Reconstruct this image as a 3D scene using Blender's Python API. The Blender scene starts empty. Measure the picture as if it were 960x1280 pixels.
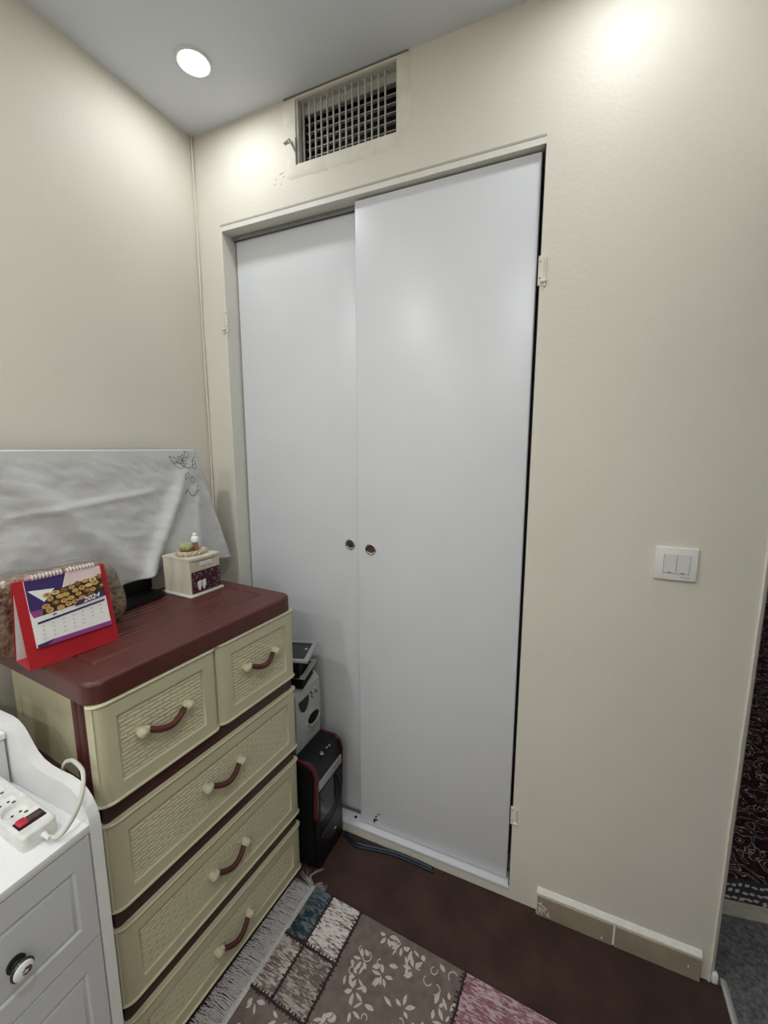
import bpy, bmesh, math, random
from mathutils import Vector, Matrix, noise
R = math.radians
random.seed(7)
scene = bpy.context.scene
C = scene.collection

# ------------------------------------------------------------------ camera, light, exposure
cam_d = bpy.data.cameras.new('camera'); cam = bpy.data.objects.new('camera', cam_d); C.objects.link(cam)
YAW, PIT, ROL = -0.4174, 0.1488, -0.0007
fw = Vector((math.sin(YAW) * math.cos(PIT), math.cos(YAW) * math.cos(PIT), -math.sin(PIT)))
rt = Vector((math.cos(YAW), -math.sin(YAW), 0)); up = rt.cross(fw)
r2 = math.cos(ROL) * rt + math.sin(ROL) * up; u2 = -math.sin(ROL) * rt + math.cos(ROL) * up
M4 = Matrix((r2, u2, -fw)).transposed().to_4x4(); M4.translation = Vector((1.3295, -1.2792, 1.5))
cam.matrix_world = M4
cam_d.sensor_fit = 'VERTICAL'; cam_d.sensor_height = 36.0; cam_d.lens = 526.38 / 1280 * 36.0
cam_d.clip_start = 0.02
scene.camera = cam

world = bpy.data.worlds.new('world'); scene.world = world; world.use_nodes = True
world.node_tree.nodes['Background'].inputs[0].default_value = (0.02, 0.02, 0.022, 1)

vs = scene.view_settings
vs.view_transform = 'Standard'; vs.look = 'None'; vs.gamma = 1.0; vs.use_curve_mapping = False
vs.exposure = 0.0

H = 2.614
WALL_LAMP, ROOM_LAMP = 1.25, 7.8     # watts: the pair washing the closet wall, the unseen fill ones further into the room
LAMPS = [(0.255, -0.219), (1.40, -0.219), (0.255, -1.35), (1.40, -1.35), (0.255, -2.45), (1.40, -2.45), (0.255, -3.7), (1.40, -3.7)]  # last pair added far back, out of view, to even the wall light

# ------------------------------------------------------------------ materials
def ramp_color(c, k): return (min(c[0] * k, 1), min(c[1] * k, 1), min(c[2] * k, 1), 1)
MATS = {}
def mat(name, col, rough=0.5, vary=0.06, vscale=30.0, bump=0.0, bscale=200.0, metal=0.0, spec=0.5, coat=0.0, col2=None, detail=3.0, stretch=None):
    if name in MATS: return MATS[name]
    m = bpy.data.materials.new(name); m.use_nodes = True
    nt = m.node_tree; b = nt.nodes['Principled BSDF']
    b.inputs['Roughness'].default_value = rough; b.inputs['Metallic'].default_value = metal
    b.inputs['Specular IOR Level'].default_value = spec; b.inputs['Coat Weight'].default_value = coat
    tc = nt.nodes.new('ShaderNodeTexCoord'); src = tc.outputs['Object']
    if stretch:
        mp = nt.nodes.new('ShaderNodeMapping'); mp.inputs['Scale'].default_value = stretch
        nt.links.new(src, mp.inputs[0]); src = mp.outputs[0]
    n = nt.nodes.new('ShaderNodeTexNoise'); n.inputs['Scale'].default_value = vscale; n.inputs['Detail'].default_value = detail
    nt.links.new(src, n.inputs['Vector'])
    cr = nt.nodes.new('ShaderNodeValToRGB')
    cr.color_ramp.elements[0].position = 0.3; cr.color_ramp.elements[1].position = 0.7
    cr.color_ramp.elements[0].color = ramp_color(col, 1 - vary)
    cr.color_ramp.elements[1].color = ramp_color(col2, 1) if col2 else ramp_color(col, 1 + vary)
    nt.links.new(n.outputs['Fac'], cr.inputs[0]); nt.links.new(cr.outputs[0], b.inputs['Base Color'])
    if bump:
        n2 = nt.nodes.new('ShaderNodeTexNoise'); n2.inputs['Scale'].default_value = bscale; n2.inputs['Detail'].default_value = 2
        nt.links.new(src, n2.inputs['Vector'])
        bp = nt.nodes.new('ShaderNodeBump'); bp.inputs['Strength'].default_value = 1.0; bp.inputs['Distance'].default_value = bump
        nt.links.new(n2.outputs['Fac'], bp.inputs['Height']); nt.links.new(bp.outputs[0], b.inputs['Normal'])
    MATS[name] = m
    return m
def emis(name, col, s):
    m = bpy.data.materials.new(name); m.use_nodes = True
    b = m.node_tree.nodes['Principled BSDF']; b.inputs['Base Color'].default_value = (*col, 1)
    b.inputs['Emission Color'].default_value = (*col, 1); b.inputs['Emission Strength'].default_value = s
    return m

PAINT = mat('cream_wall_paint', (0.68, 0.645, 0.56), 0.55, 0.03, 2.5, 0.0006, 90, spec=0.3)
PLASTER = mat('cream_plaster_patch', (0.69, 0.655, 0.565), 0.6, 0.05, 25, 0.0015, 40, spec=0.3)
CEIL = mat('ceiling_paint', (0.72, 0.75, 0.80), 0.7, 0.02, 3, 0.0003, 120, spec=0.2)
DOORW = mat('white_lacquer', (0.66, 0.67, 0.69), 0.33, 0.015, 5, 0.00015, 160)
FRAMEW = mat('off_white_frame_paint', (0.70, 0.685, 0.62), 0.4, 0.03, 12, 0.0003, 80)
TRACK = mat('grey_track_metal', (0.30, 0.30, 0.30), 0.35, 0.05, 30, metal=0.7)
BLACK = mat('black_plastic', (0.006, 0.006, 0.007), 0.35, 0.1, 50, spec=.35)
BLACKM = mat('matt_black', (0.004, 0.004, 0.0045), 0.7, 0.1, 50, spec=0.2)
CARPET = mat('brown_carpet_pile', (0.070, 0.040, 0.033), 0.95, 0.22, 9, 0.002, 700, spec=0.1)
HALLF = mat('grey_felt_floor', (0.125, 0.125, 0.125), 0.9, 0.45, 90, 0.0015, 400, spec=0.15, detail=8)
TILE = mat('beige_skirting_tile', (0.33, 0.275, 0.20), 0.32, 0.10, 18, 0.0003, 60)
GROUT = mat('white_filler', (0.78, 0.76, 0.70), 0.6, 0.05, 60)
MAROON = mat('maroon_plastic', (0.080, 0.019, 0.0145), 0.42, 0.10, 14, 0.0006, 160)
BAND = mat('dark_maroon_plastic', (0.048, 0.012, 0.012), 0.38, 0.08, 20, 0.0003, 160)
CREAM = mat('cream_plastic', (0.55, 0.515, 0.35), 0.40, 0.03, 12, 0.0004, 220)
CREAML = mat('pale_cream_plastic', (0.62, 0.59, 0.42), 0.35, 0.03, 20)
CABW = mat('white_cabinet_paint', (0.62, 0.635, 0.65), 0.38, 0.02, 8, 0.0002, 260)
CABT = mat('white_cabinet_top', (0.80, 0.80, 0.79), 0.42, 0.03, 10, 0.0002, 260)
WPLAST = mat('white_plastic', (0.72, 0.72, 0.69), 0.3, 0.02, 30)
STRIPW = mat('aged_white_plastic', (0.70, 0.70, 0.66), 0.4, 0.10, 45)
SWG = mat('grey_mark_print', (0.22, 0.22, 0.22), 0.5)
CLOTH = mat('white_cotton', (0.60, 0.60, 0.595), 0.9, 0.03, 14, 0.0008, 300, spec=0.1)
EMB = mat('grey_embroidery_thread', (0.20, 0.20, 0.205), 0.8)
RED = mat('red_card', (0.40, 0.014, 0.022), 0.4, 0.05, 20)
CARDW = mat('white_card', (0.78, 0.77, 0.75), 0.6, 0.02, 20)
PURP = mat('purple_print', (0.050, 0.026, 0.125), 0.4)
MAGEN = mat('magenta_print', (0.27, 0.055, 0.235), 0.4)
PINKP = mat('pale_pink_print', (0.70, 0.56, 0.55), 0.45)
NAVY = mat('navy_print', (0.02, 0.022, 0.06), 0.4)
GREYP = mat('grey_print', (0.42, 0.42, 0.46), 0.5)
PHOTO = mat('dark_photo_print', (0.045, 0.026, 0.016), 0.4, 0.5, 200)
PAST1 = mat('golden_pastry_print', (0.50, 0.31, 0.10), 0.45, 0.3, 300)
PAST2 = mat('brown_pastry_print', (0.22, 0.10, 0.035), 0.45, 0.35, 300)
PAST3 = mat('pale_pastry_print', (0.62, 0.47, 0.20), 0.45, 0.25, 300)
CHROME = mat('bright_metal', (0.75, 0.75, 0.75), 0.18, 0.02, 40, metal=1.0)
BRONZE = mat('bronze_metal', (0.20, 0.14, 0.11), 0.35, 0.15, 40, metal=0.9)
DGUN = mat('dark_gunmetal', (0.05, 0.048, 0.05), 0.3, 0.1, 60, metal=0.6)
LINEN = mat('pale_wood_linen', (0.58, 0.53, 0.43), 0.7, 0.12, 60, 0.0006, 200, stretch=(1, 1, .15))
LINENW = mat('white_painted_wood', (0.66, 0.63, 0.56), 0.5, 0.05, 40)
RAFFIA = mat('straw_braid', (0.45, 0.37, 0.25), 0.8, 0.3, 150, 0.001, 400)
MOSS = mat('pale_green_moss', (0.36, 0.38, 0.19), 0.85, 0.3, 180, 0.002, 300)
CORK = mat('copper_brown_cork', (0.36, 0.17, 0.09), 0.6, 0.2, 120)
GLASSW = mat('white_porcelain', (0.80, 0.79, 0.77), 0.2, 0.02, 20)
SILVER = mat('silver_grey_plastic', (0.42, 0.425, 0.42), 0.36, 0.05, 40)
SILVD = mat('silver_edge_plastic', (0.42, 0.42, 0.42), 0.3, 0.05, 40, metal=0.3)
REDPL = mat('dark_red_plastic', (0.085, 0.004, 0.010), 0.25, 0.05, 40)
SMOKE = mat('smoked_panel', (0.018, 0.018, 0.02), 0.08, 0.05, 20)
BLUEC = mat('dark_blue_cable_sheath', (0.008, 0.014, 0.032), 0.45, 0.1, 30)
REDSW = mat('red_switch_plastic', (0.50, 0.02, 0.045), 0.25, 0.05, 40)
BRED = mat('brick_red_print', (0.16, 0.03, 0.03), 0.4)
TRIMM = mat('light_trim_metal', (0.50, 0.49, 0.46), 0.4, 0.06, 30, metal=0.2)
VENTW = mat('dusty_vent_paint', (0.50, 0.49, 0.45), 0.55, 0.12, 40)
VENTD = mat('duct_shade_black', (0.008, 0.008, 0.009), 0.9)  # near black, stands for the shade inside the vent
STRIPG = mat('gap_shade_grey', (0.17, 0.155, 0.13), 0.8, 0.2, 40)  # drab tone for the shade in slit, crack and screw holes
STITCH = mat('dark_brown_thread', (0.030, 0.017, 0.017), 0.9)
FRINGE = mat('off_white_fringe', (0.58, 0.56, 0.55), 0.9, 0.15, 200)
LEAFP = mat('cream_floral_pile', (0.50, 0.45, 0.39), 0.95, 0.15, 300)
LAMPM = emis('led_diffuser', (0.93, 0.97, 1.0), 40.0)

def weave_mat(name, base, light, scale=1.0, amount=0.5):
    # woven pile: short streaks across the patch
    m = bpy.data.materials.new(name); m.use_nodes = True; nt = m.node_tree; b = nt.nodes['Principled BSDF']
    b.inputs['Roughness'].default_value = 0.95; b.inputs['Specular IOR Level'].default_value = 0.1
    tc = nt.nodes.new('ShaderNodeTexCoord'); mp = nt.nodes.new('ShaderNodeMapping'); mp.inputs['Scale'].default_value = (55 * scale, 230 * scale, 60)
    n = nt.nodes.new('ShaderNodeTexNoise'); n.inputs['Scale'].default_value = 1.0; n.inputs['Detail'].default_value = 3
    n2 = nt.nodes.new('ShaderNodeTexNoise'); n2.inputs['Scale'].default_value = 22; n2.inputs['Detail'].default_value = 4
    ma = nt.nodes.new('ShaderNodeMath'); ma.operation = 'MULTIPLY_ADD'; ma.inputs[1].default_value = 0.95
    cr = nt.nodes.new('ShaderNodeValToRGB'); cr.color_ramp.elements[0].position = 0.66 - .07 * amount; cr.color_ramp.elements[1].position = 0.80 - .05 * amount
    cr.color_ramp.elements[0].color = (*base, 1); cr.color_ramp.elements[1].color = (*light, 1)
    nt.links.new(tc.outputs['Object'], mp.inputs[0]); nt.links.new(mp.outputs[0], n.inputs['Vector']); nt.links.new(tc.outputs['Object'], n2.inputs['Vector'])
    nt.links.new(n.outputs['Fac'], ma.inputs[0])
    m3 = nt.nodes.new('ShaderNodeMath'); m3.operation = 'MULTIPLY'; m3.inputs[1].default_value = 0.40
    nt.links.new(n2.outputs['Fac'], m3.inputs[0]); nt.links.new(m3.outputs[0], ma.inputs[2])
    nt.links.new(ma.outputs[0], cr.inputs[0]); nt.links.new(cr.outputs[0], b.inputs['Base Color'])
    bp = nt.nodes.new('ShaderNodeBump'); bp.inputs['Distance'].default_value = 0.002
    nt.links.new(n.outputs['Fac'], bp.inputs['Height']); nt.links.new(bp.outputs[0], b.inputs['Normal'])
    return m
PT_BLUE = weave_mat('slate_blue_pile', (0.030, 0.048, 0.062), (0.16, 0.19, 0.21), 1, .2)
PT_WHITE = weave_mat('off_white_pile', (0.15, 0.115, 0.10), (0.62, 0.58, 0.53), 1, 1.5)
PT_BEIGE = weave_mat('beige_pile', (0.15, 0.115, 0.10), (0.50, 0.45, 0.40), 1, 1.2)
PT_TAN = weave_mat('tan_pile', (0.135, 0.108, 0.092), (0.36, 0.33, 0.28), 1, .25)
PT_TAUPE = mat('taupe_pile', (0.185, 0.142, 0.124), 0.95, 0.16, 40, 0.002, 600, spec=0.1)
PT_PINK = weave_mat('dusty_pink_pile', (0.23, 0.105, 0.125), (0.48, 0.36, 0.37), 1, .7)
PT_GREY = weave_mat('grey_pile', (0.15, 0.14, 0.14), (0.45, 0.43, 0.42), 1, 1.0)

# ------------------------------------------------------------------ mesh helpers
class MB:
    def __init__(s): s.v = []; s.f = []; s.mi = []; s.cur = 0
    def add(s, vs_, fs): 
        o = len(s.v); s.v += [tuple(p) for p in vs_]
        for f in fs: s.f.append([o + i for i in f]); s.mi.append(s.cur)
        return s
    def box(s, lo, hi):
        x0, y0, z0 = lo; x1, y1, z1 = hi
        return s.add([(x0,y0,z0),(x1,y0,z0),(x1,y1,z0),(x0,y1,z0),(x0,y0,z1),(x1,y0,z1),(x1,y1,z1),(x0,y1,z1)],
                     [(0,3,2,1),(4,5,6,7),(0,1,5,4),(1,2,6,5),(2,3,7,6),(3,0,4,7)])
    def bm(s, b):
        b.verts.index_update(); vs_ = [v.co[:] for v in b.verts]; fs = [[v.index for v in f.verts] for f in b.faces]; b.free(); return s.add(vs_, fs)
    def rbox(s, lo, hi, r=0.004, seg=2, only=None):
        b = bmesh.new(); bmesh.ops.create_cube(b, size=1)
        for v in b.verts: v.co = Vector([lo[i] + (v.co[i] + .5) * (hi[i] - lo[i]) for i in range(3)])
        es = [e for e in b.edges if only is None or only((e.verts[0].co + e.verts[1].co) / 2, (e.verts[1].co - e.verts[0].co).normalized())]
        bmesh.ops.bevel(b, geom=es, offset=r, segments=seg, profile=.5, affect='EDGES'); return s.bm(b)
    def prism(s, pts, axis, a, b_):
        # polygon in the two other axes (cyclic order), extruded along axis from a to b
        def P(p, t):
            q = [0, 0, 0]; o = [i for i in range(3) if i != axis]; q[o[0]], q[o[1]] = p; q[axis] = t; return q
        n = len(pts); vs_ = [P(p, a) for p in pts] + [P(p, b_) for p in pts]
        fs = [list(range(n)), list(range(2 * n - 1, n - 1, -1))] + [[i, i + n, (i + 1) % n + n, (i + 1) % n] for i in range(n)]
        b = bmesh.new(); bv = [b.verts.new(q) for q in vs_]
        for f in fs: b.faces.new([bv[i] for i in f])
        bmesh.ops.recalc_face_normals(b, faces=b.faces); return s.bm(b)
    def lathe(s, prof, c=(0,0,0), axis='z', seg=24, sx=1, sy=1):
        vs_ = []; fs = []; n = len(prof)
        for i in range(seg):
            a = 2 * math.pi * i / seg; ca, sa = math.cos(a) * sx, math.sin(a) * sy
            for r, h in prof:
                p = (r * ca, r * sa, h) if axis == 'z' else ((h, r * ca, r * sa) if axis == 'x' else (r * sa, h, r * ca))
                vs_.append((c[0] + p[0], c[1] + p[1], c[2] + p[2]))
        for i in range(seg):
            j = (i + 1) % seg
            for k in range(n - 1): fs.append([i * n + k, j * n + k, j * n + k + 1, i * n + k + 1])
        if prof[0][0] > 1e-6: fs.append([i * n for i in range(seg)][::-1])
        if prof[-1][0] > 1e-6: fs.append([i * n + n - 1 for i in range(seg)])
        return s.add(vs_, fs)
    def tube(s, pts, r, seg=8, caps=True, smooth=0):
        P = [Vector(p) for p in pts]
        if smooth: P = catmull(P, smooth)
        rr = r if callable(r) else (lambda t: r)
        vs_ = []; fs = []; n = len(P); prev = None
        for i, p in enumerate(P):
            t = (P[min(i + 1, n - 1)] - P[max(i - 1, 0)]).normalized()
            if prev is None:
                a = Vector((0, 0, 1)) if abs(t.z) < .9 else Vector((1, 0, 0)); u = t.cross(a).normalized()
            else: u = (prev - t * prev.dot(t)).normalized()
            prev = u; w = t.cross(u); q = rr(i / max(n - 1, 1))
            for k in range(seg):
                an = 2 * math.pi * k / seg; vs_.append(p + (u * math.cos(an) + w * math.sin(an)) * q)
        for i in range(n - 1):
            for k in range(seg):
                k2 = (k + 1) % seg; fs.append([i * seg + k, i * seg + k2, (i + 1) * seg + k2, (i + 1) * seg + k])
        if caps: fs.append(list(range(seg))[::-1]); fs.append([(n - 1) * seg + k for k in range(seg)])
        return s.add(vs_, fs)
    def field(s, us, ws, fn, back=None):
        # grid over us x ws; fn(u,w)->point; back(u,w)->point closes it into a solid
        nu, nw = len(us), len(ws)
        vs_ = [fn(u, w) for u in us for w in ws]
        fs = [[i * nw + j, (i + 1) * nw + j, (i + 1) * nw + j + 1, i * nw + j + 1] for i in range(nu - 1) for j in range(nw - 1)]
        if back:
            o = len(vs_); vs_ += [back(u, w) for u in us for w in ws]
            fs += [[o + i * nw + j, o + i * nw + j + 1, o + (i + 1) * nw + j + 1, o + (i + 1) * nw + j] for i in range(nu - 1) for j in range(nw - 1)]
            ring = [i * nw for i in range(nu)] + [(nu - 1) * nw + j for j in range(1, nw)] + [i * nw + nw - 1 for i in range(nu - 2, -1, -1)] + [j for j in range(nw - 2, 0, -1)]
            for k in range(len(ring)):
                a, b_ = ring[k], ring[(k + 1) % len(ring)]; fs.append([b_, a, a + o, b_ + o])
        return s.add(vs_, fs)
    def build(s, name, m, parent=None, smooth=True, angle=35, recalc=False):
        me = bpy.data.meshes.new(name); me.from_pydata(s.v, [], s.f)
        ms = m if isinstance(m, (list, tuple)) else [m]
        for q in ms: me.materials.append(q)
        if len(ms) > 1: me.polygons.foreach_set('material_index', s.mi)
        if recalc:
            b = bmesh.new(); b.from_mesh(me); bmesh.ops.recalc_face_normals(b, faces=b.faces); b.to_mesh(me); b.free()
        if smooth:
            me.polygons.foreach_set('use_smooth', [True] * len(me.polygons)); me.set_sharp_from_angle(angle=R(angle))
        me.update()
        o = bpy.data.objects.new(name, me); C.objects.link(o)
        if parent: o.parent = parent
        return o
def catmull(P, k):
    out = []; n = len(P)
    for i in range(n - 1):
        p0, p1, p2, p3 = P[max(i - 1, 0)], P[i], P[i + 1], P[min(i + 2, n - 1)]
        for j in range(k):
            t = j / k
            out.append(0.5 * ((2 * p1) + (p2 - p0) * t + (2 * p0 - 5 * p1 + 4 * p2 - p3) * t * t + (3 * p1 - p0 - 3 * p2 + p3) * t ** 3))
    out.append(P[-1]); return out
def tag(o, label=None, cat=None, group=None, kind=None):
    if label: o['label'] = label
    if cat: o['category'] = cat
    if group: o['group'] = group
    if kind: o['kind'] = kind
    return o
def thing(name, label, cat, loc=(0, 0, 0), rz=0.0, group=None, kind=None):
    o = bpy.data.objects.new(name, None); C.objects.link(o); o.empty_display_size = 0.05
    o.location = loc; o.rotation_euler = (0, 0, rz); return tag(o, label, cat, group, kind)
def child(o, src_parent): o.parent = src_parent; return o
def lin(a, b, n): return [a + (b - a) * i / n for i in range(n + 1)]
def sm(a, b, x):
    t = max(0.0, min(1.0, (x - a) / (b - a))); return t * t * (3 - 2 * t)
def fold(x, w): return math.exp(-(x / w) ** 2)
def struct(name, mb, m, label, smooth=False, cat=None):
    return tag(mb.build(name, m, None, smooth), label, cat, None, 'structure')

# ------------------------------------------------------------------ room shell
XE = 1.788; XL, XR, ZT, ZB = 0.115, 1.221, 2.300, 0.046
TH = 0.12
struct('floor', MB().box((-.15, -4.65, -.15), (1.80, .75, -.008)), mat('screed', (.3, .29, .27), .9), 'grey screed floor under the brown carpet')
struct('floor', MB().box((1.80, -4.65, -.15), (4.6, 5.2, -.006)), HALLF, 'grey felt covered floor of the hall beyond the doorway')
struct('ceiling', MB().box((-.15, -4.65, H), (4.6, 5.2, H + .12)), CEIL, 'smooth grey white painted ceiling')
struct('wall_left', MB().box((-.15, -4.65, -.008), (0, .75, H)), PAINT, 'cream painted side wall behind the covered television')
struct('wall_front', MB().box((0, -4.65, -.008), (4.6, -4.5, H)), PAINT, 'cream painted end wall facing the closet')
wb = MB()
wb.box((0, 0, -.008), (XL, TH, H)); wb.box((XL, 0, ZT), (XR, TH, 2.416)); wb.box((XL, 0, 2.416), (.453, TH, H)); wb.box((.803, 0, 2.416), (XR, TH, H))
wb.box((.453, 0, 2.602), (.803, TH, H)); wb.box((XL, 0, -.008), (XR, TH, ZB - .012))
wb.rbox((XR, 0, -.008), (XE, .75, H), .014, 3, lambda c, d: abs(d.z) > .9 and c.x > 1.5 and c.y < .1)
wall_back = struct('wall_back', wb, PAINT, 'cream painted wall holding the sliding closet doors and the vent', smooth=True)
# dried plaster bead down the outer corner of the wall end
cb = MB()
def beadx(z): return XE - .014 + .0005 * math.sin(z * 7) + .0004 * math.sin(z * 23)
cb.tube([(beadx(z), -.0004, z) for z in lin(0.0, H, 60)], .0035, 6)
cb.build('corner_bead', PLASTER, wall_back)
cb = MB(); cb.tube([(.006 + .001 * math.sin(z * 9), -.006, z) for z in lin(0.0, H, 50)], lambda t: .003 + .001 * math.sin(t * 40), 6)
cb.build('corner_filler', PLASTER, wall_back)
cb = MB(); cb.rbox((XE - .010, -.005, 0), (XE + .006, .012, .030), .004, 2); cb.build('broken_plaster_lump', GROUT, wall_back)
# closet carcass behind the doors, hall walls
struct('wall_closet', MB().box((0, .63, -.008), (XR, .75, H)), PAINT, 'rear wall inside the closet')
struct('wall_right', MB().box((1.80, -4.5, -.006), (1.92, -1.05, H)).box((1.80, -1.05, 2.1), (1.92, 0.0, H)), PAINT, 'cream painted wall with the doorway to the hall')
struct('wall_hall', MB().box((0.0, 5.05, -.006), (4.6, 5.2, H)).box((4.45, -4.5, -.006), (4.6, 5.05, H)).box((0, .75, -.006), (.12, 5.05, H)), PAINT, 'cream painted walls around the hall')

# fitted brown carpet and its edge strip in the doorway
tag(MB().rbox((0.0, -4.5, -.008), (1.803, .0, 0.0), .003, 2, lambda c, d: c.z > -.002 and c.x > 1.7).build('carpet', CARPET), 'plain dark brown fitted carpet laid up to the closet sill', 'carpet')
t1 = MB(); t1.prism([(1.803, -.006), (1.822, -.006), (1.819, -.001), (1.811, .003), (1.804, .001)], 1, -1.05, .02)
# axis=1 prism takes (x,z)
struct('trim_1', t1, TRIMM, 'pale metal edging strip between brown carpet and grey hall floor')

# ------------------------------------------------------------------ closet frame, doors
fr = MB()
fr.box((XL, -.0015, 2.278), (XR, TH, ZT))
frame_head = struct('trim_2', fr, FRAMEW, 'off white head board above the sliding closet doors')
fr = MB(); fr.rbox((XL, -.0025, 2.294), (XR, .0, 2.3015), .001, 1); fr.build('head_bead', mat('grey_beige_caulk', (.42, .40, .35), .7), frame_head)  # bead in a darker tone than the head board
for y0 in (.013, .052):
    pass
for y0, y1 in ((.046, .052), (.058, .061), (.093, .097)):
    MB().box((XL + .012, y0, 2.266), (XR - .012, y1, 2.279)).build('track_rail', TRACK, frame_head)
fr = MB(); fr.box((XL, -.001, ZB), (XL + .006, TH, 2.278)); struct('trim_3', fr, FRAMEW, 'off white door jamb of the closet beside the room corner')
fr = MB(); fr.box((XR - .003, .001, ZB), (XR, TH, 2.278)); struct('trim_4', fr, BLACKM, 'thin strip painted black for the shaded gap beside the right sliding door')  # black colour stands for the shade in the door gap
fr = MB(); fr.rbox((XL, -.004, ZB - .012), (XR, TH, ZB), .003, 2)
sill = struct('trim_5', fr, DOORW, 'white painted sill board below the sliding closet doors', smooth=True)
for y0, y1 in ((.048, .0505), (.055, .0575), (.094, .098)):
    MB().box((XL + .006, y0, ZB - .001), (XR - .004, y1, ZB + .006)).build('track_rail', TRACK, sill)
fr = MB(); fr.lathe([(.006, 0), (.006, .0015), (.003, .003)], (.625, .03, ZB), 'z', 10); fr.build('screw', BLACK, sill)

def sliding(name, x0, x1, y0, label, px, pz):
    d = MB(); d.rbox((x0, y0, ZB + .004), (x1, y0 + .028, 2.274), .004, 3)
    o = struct(name, d, DOORW, label, smooth=True)
    p = MB(); p.lathe([(.0, .004), (.012, .004), (.0135, .003), (.014, -.0005)], (px, y0, pz), 'y', 28); p.build('pull_cup', BRONZE, o)
    p = MB(); p.lathe([(.0135, .004), (.0145, -.002), (.017, -.0045), (.0205, -.0035), (.022, 0.0005)], (px, y0, pz), 'y', 32); p.build('pull_rim', CHROME, o)
    return o
d2 = sliding('door_2', .6525, 1.2105, .018, 'white sliding closet door standing in front with a scuffed lower corner', .704, 1.153)
d1 = sliding('door_1', XL + .012, .700, .062, 'white sliding closet door set back behind its neighbour', .599, 1.152)
sc = MB()
for px, pz, w, h in ((.713, .076, .005, .013), (.720, .082, .009, .004), (.720, .096, .003, .009), (.731, .110, .007, .003)):
    sc.prism([(px - w, pz), (px, pz - h), (px + w, pz + h * .3), (px + w * .4, pz + h)], 1, .0174, .0185)
sc.build('scuff_mark', BLACKM, d2)
d2.children[-1]['label'] = 'small black chipped paint marks'

# painted-over hinge leaves left on the frame
def hinge(x, z, side, h, label):
    t = thing('hinge', label, 'hinge', (x, 0, z))
    m = MB(); m.rbox((-.002, -.002, -h / 2), (.013, .002, h / 2), .0008, 1); m.build('leaf', PLASTER, t)
    m = MB(); m.tube([(-.005, -.002, -h * .55), (-.005, -.002, h * .42)], .0032, 8); m.build('pin', PLASTER, t)
    m = MB(); m.rbox((-.011, -.008, -h * .42), (.006, -.001, -h * .32), .002, 1); m.build('catch', PLASTER, t)
    for zz in (-.25, .3): m = MB(); m.lathe([(.0022, -.0024), (.0018, -.0030)], (.008, 0, zz * h), 'y', 8); m.build('screw_hole', STRIPG, t)
    if side < 0: t.scale = (-1, 1, 1)
    return t
hinge(.113, 1.975, 1, .085, 'small painted over hinge on the frame beside the room corner')
hinge(1.229, 1.972, -1, .075, 'small painted over hinge high on the frame edge beside the right closet door')
hinge(1.228, .316, -1, .065, 'small painted over hinge low on the frame edge beside the right closet door')

# ------------------------------------------------------------------ skirting
bb = MB(); bb.prism([(-.0005, 0), (-.012, 0), (-.012, .078), (-.004, .090), (-.0005, .0905)], 0, 1.309, 1.750)
base = struct('baseboard_back', bb, GROUT, 'low tiled skirting under the light switch with white filler on top')
for x0, x1 in ((1.311, 1.527), (1.534, 1.749)):
    m = MB(); m.rbox((x0, -.0165, 0.0), (x1, -.004, .074), .0015, 1); m.build('tile', TILE, base)
m = MB()
for q in range(11):
    x = 1.316 + random.random() * .03; z = .012 + random.random() * .05; a = random.random() * 3; l = .006 + random.random() * .010; w = .0015 + random.random() * .002
    ca, sa = math.cos(a), math.sin(a)
    m.prism([(x - l * ca, z - l * sa), (x + w * sa, z - w * ca), (x + l * ca, z + l * sa), (x - w * sa, z + w * ca)], 1, -.0173, -.016)
m.prism([(1.497, .012), (1.501, .010), (1.502, .017), (1.498, .018)], 1, -.0173, -.016)
m.prism([(1.717, .036), (1.720, .035), (1.720, .043), (1.717, .042)], 1, -.0173, -.016)
m.build('glaze_chip', GROUT, base)

# ------------------------------------------------------------------ ceiling lights
def downlight(x, y, power, label='unseen round recessed downlight further into the room, giving fill light'):
    t = thing('ceiling_light', label, 'ceiling light', (x, y, H), 0, 'recessed ceiling downlights')
    m = MB(); m.lathe([(.040, .0), (.041, -.004), (.045, -.006), (.050, -.004), (.052, .001)], (0, 0, 0), 'z', 40); m.build('rim', WPLAST, t)
    m = MB(); m.lathe([(.0, -.0035), (.03, -.0035), (.0405, -.003), (.0405, .001)], (0, 0, 0), 'z', 40); m.build('diffuser', LAMPM, t)
    ld = bpy.data.lights.new('downlight_beam', 'AREA'); ld.shape = 'DISK'; ld.size = .08; ld.energy = power; ld.color = (.95, .98, 1.0)
    lo = bpy.data.objects.new('downlight_beam', ld); C.objects.link(lo); lo.parent = t; lo.location = (0, 0, -.009)
    return t
downlight(*LAMPS[0], WALL_LAMP, 'round glowing recessed downlight in the ceiling corner beside the air vent')
downlight(*LAMPS[1], WALL_LAMP, 'round recessed downlight in the ceiling above the light switch wall')
for p in LAMPS[2:]: downlight(*p, ROOM_LAMP)
for p in ((2.7, 1.2), (2.7, 3.4)): downlight(*p, 4.0, 'unseen round recessed downlight added over the dark patterned rug to light the hall')  # unseen lamps, added so the hall has light of its own

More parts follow.
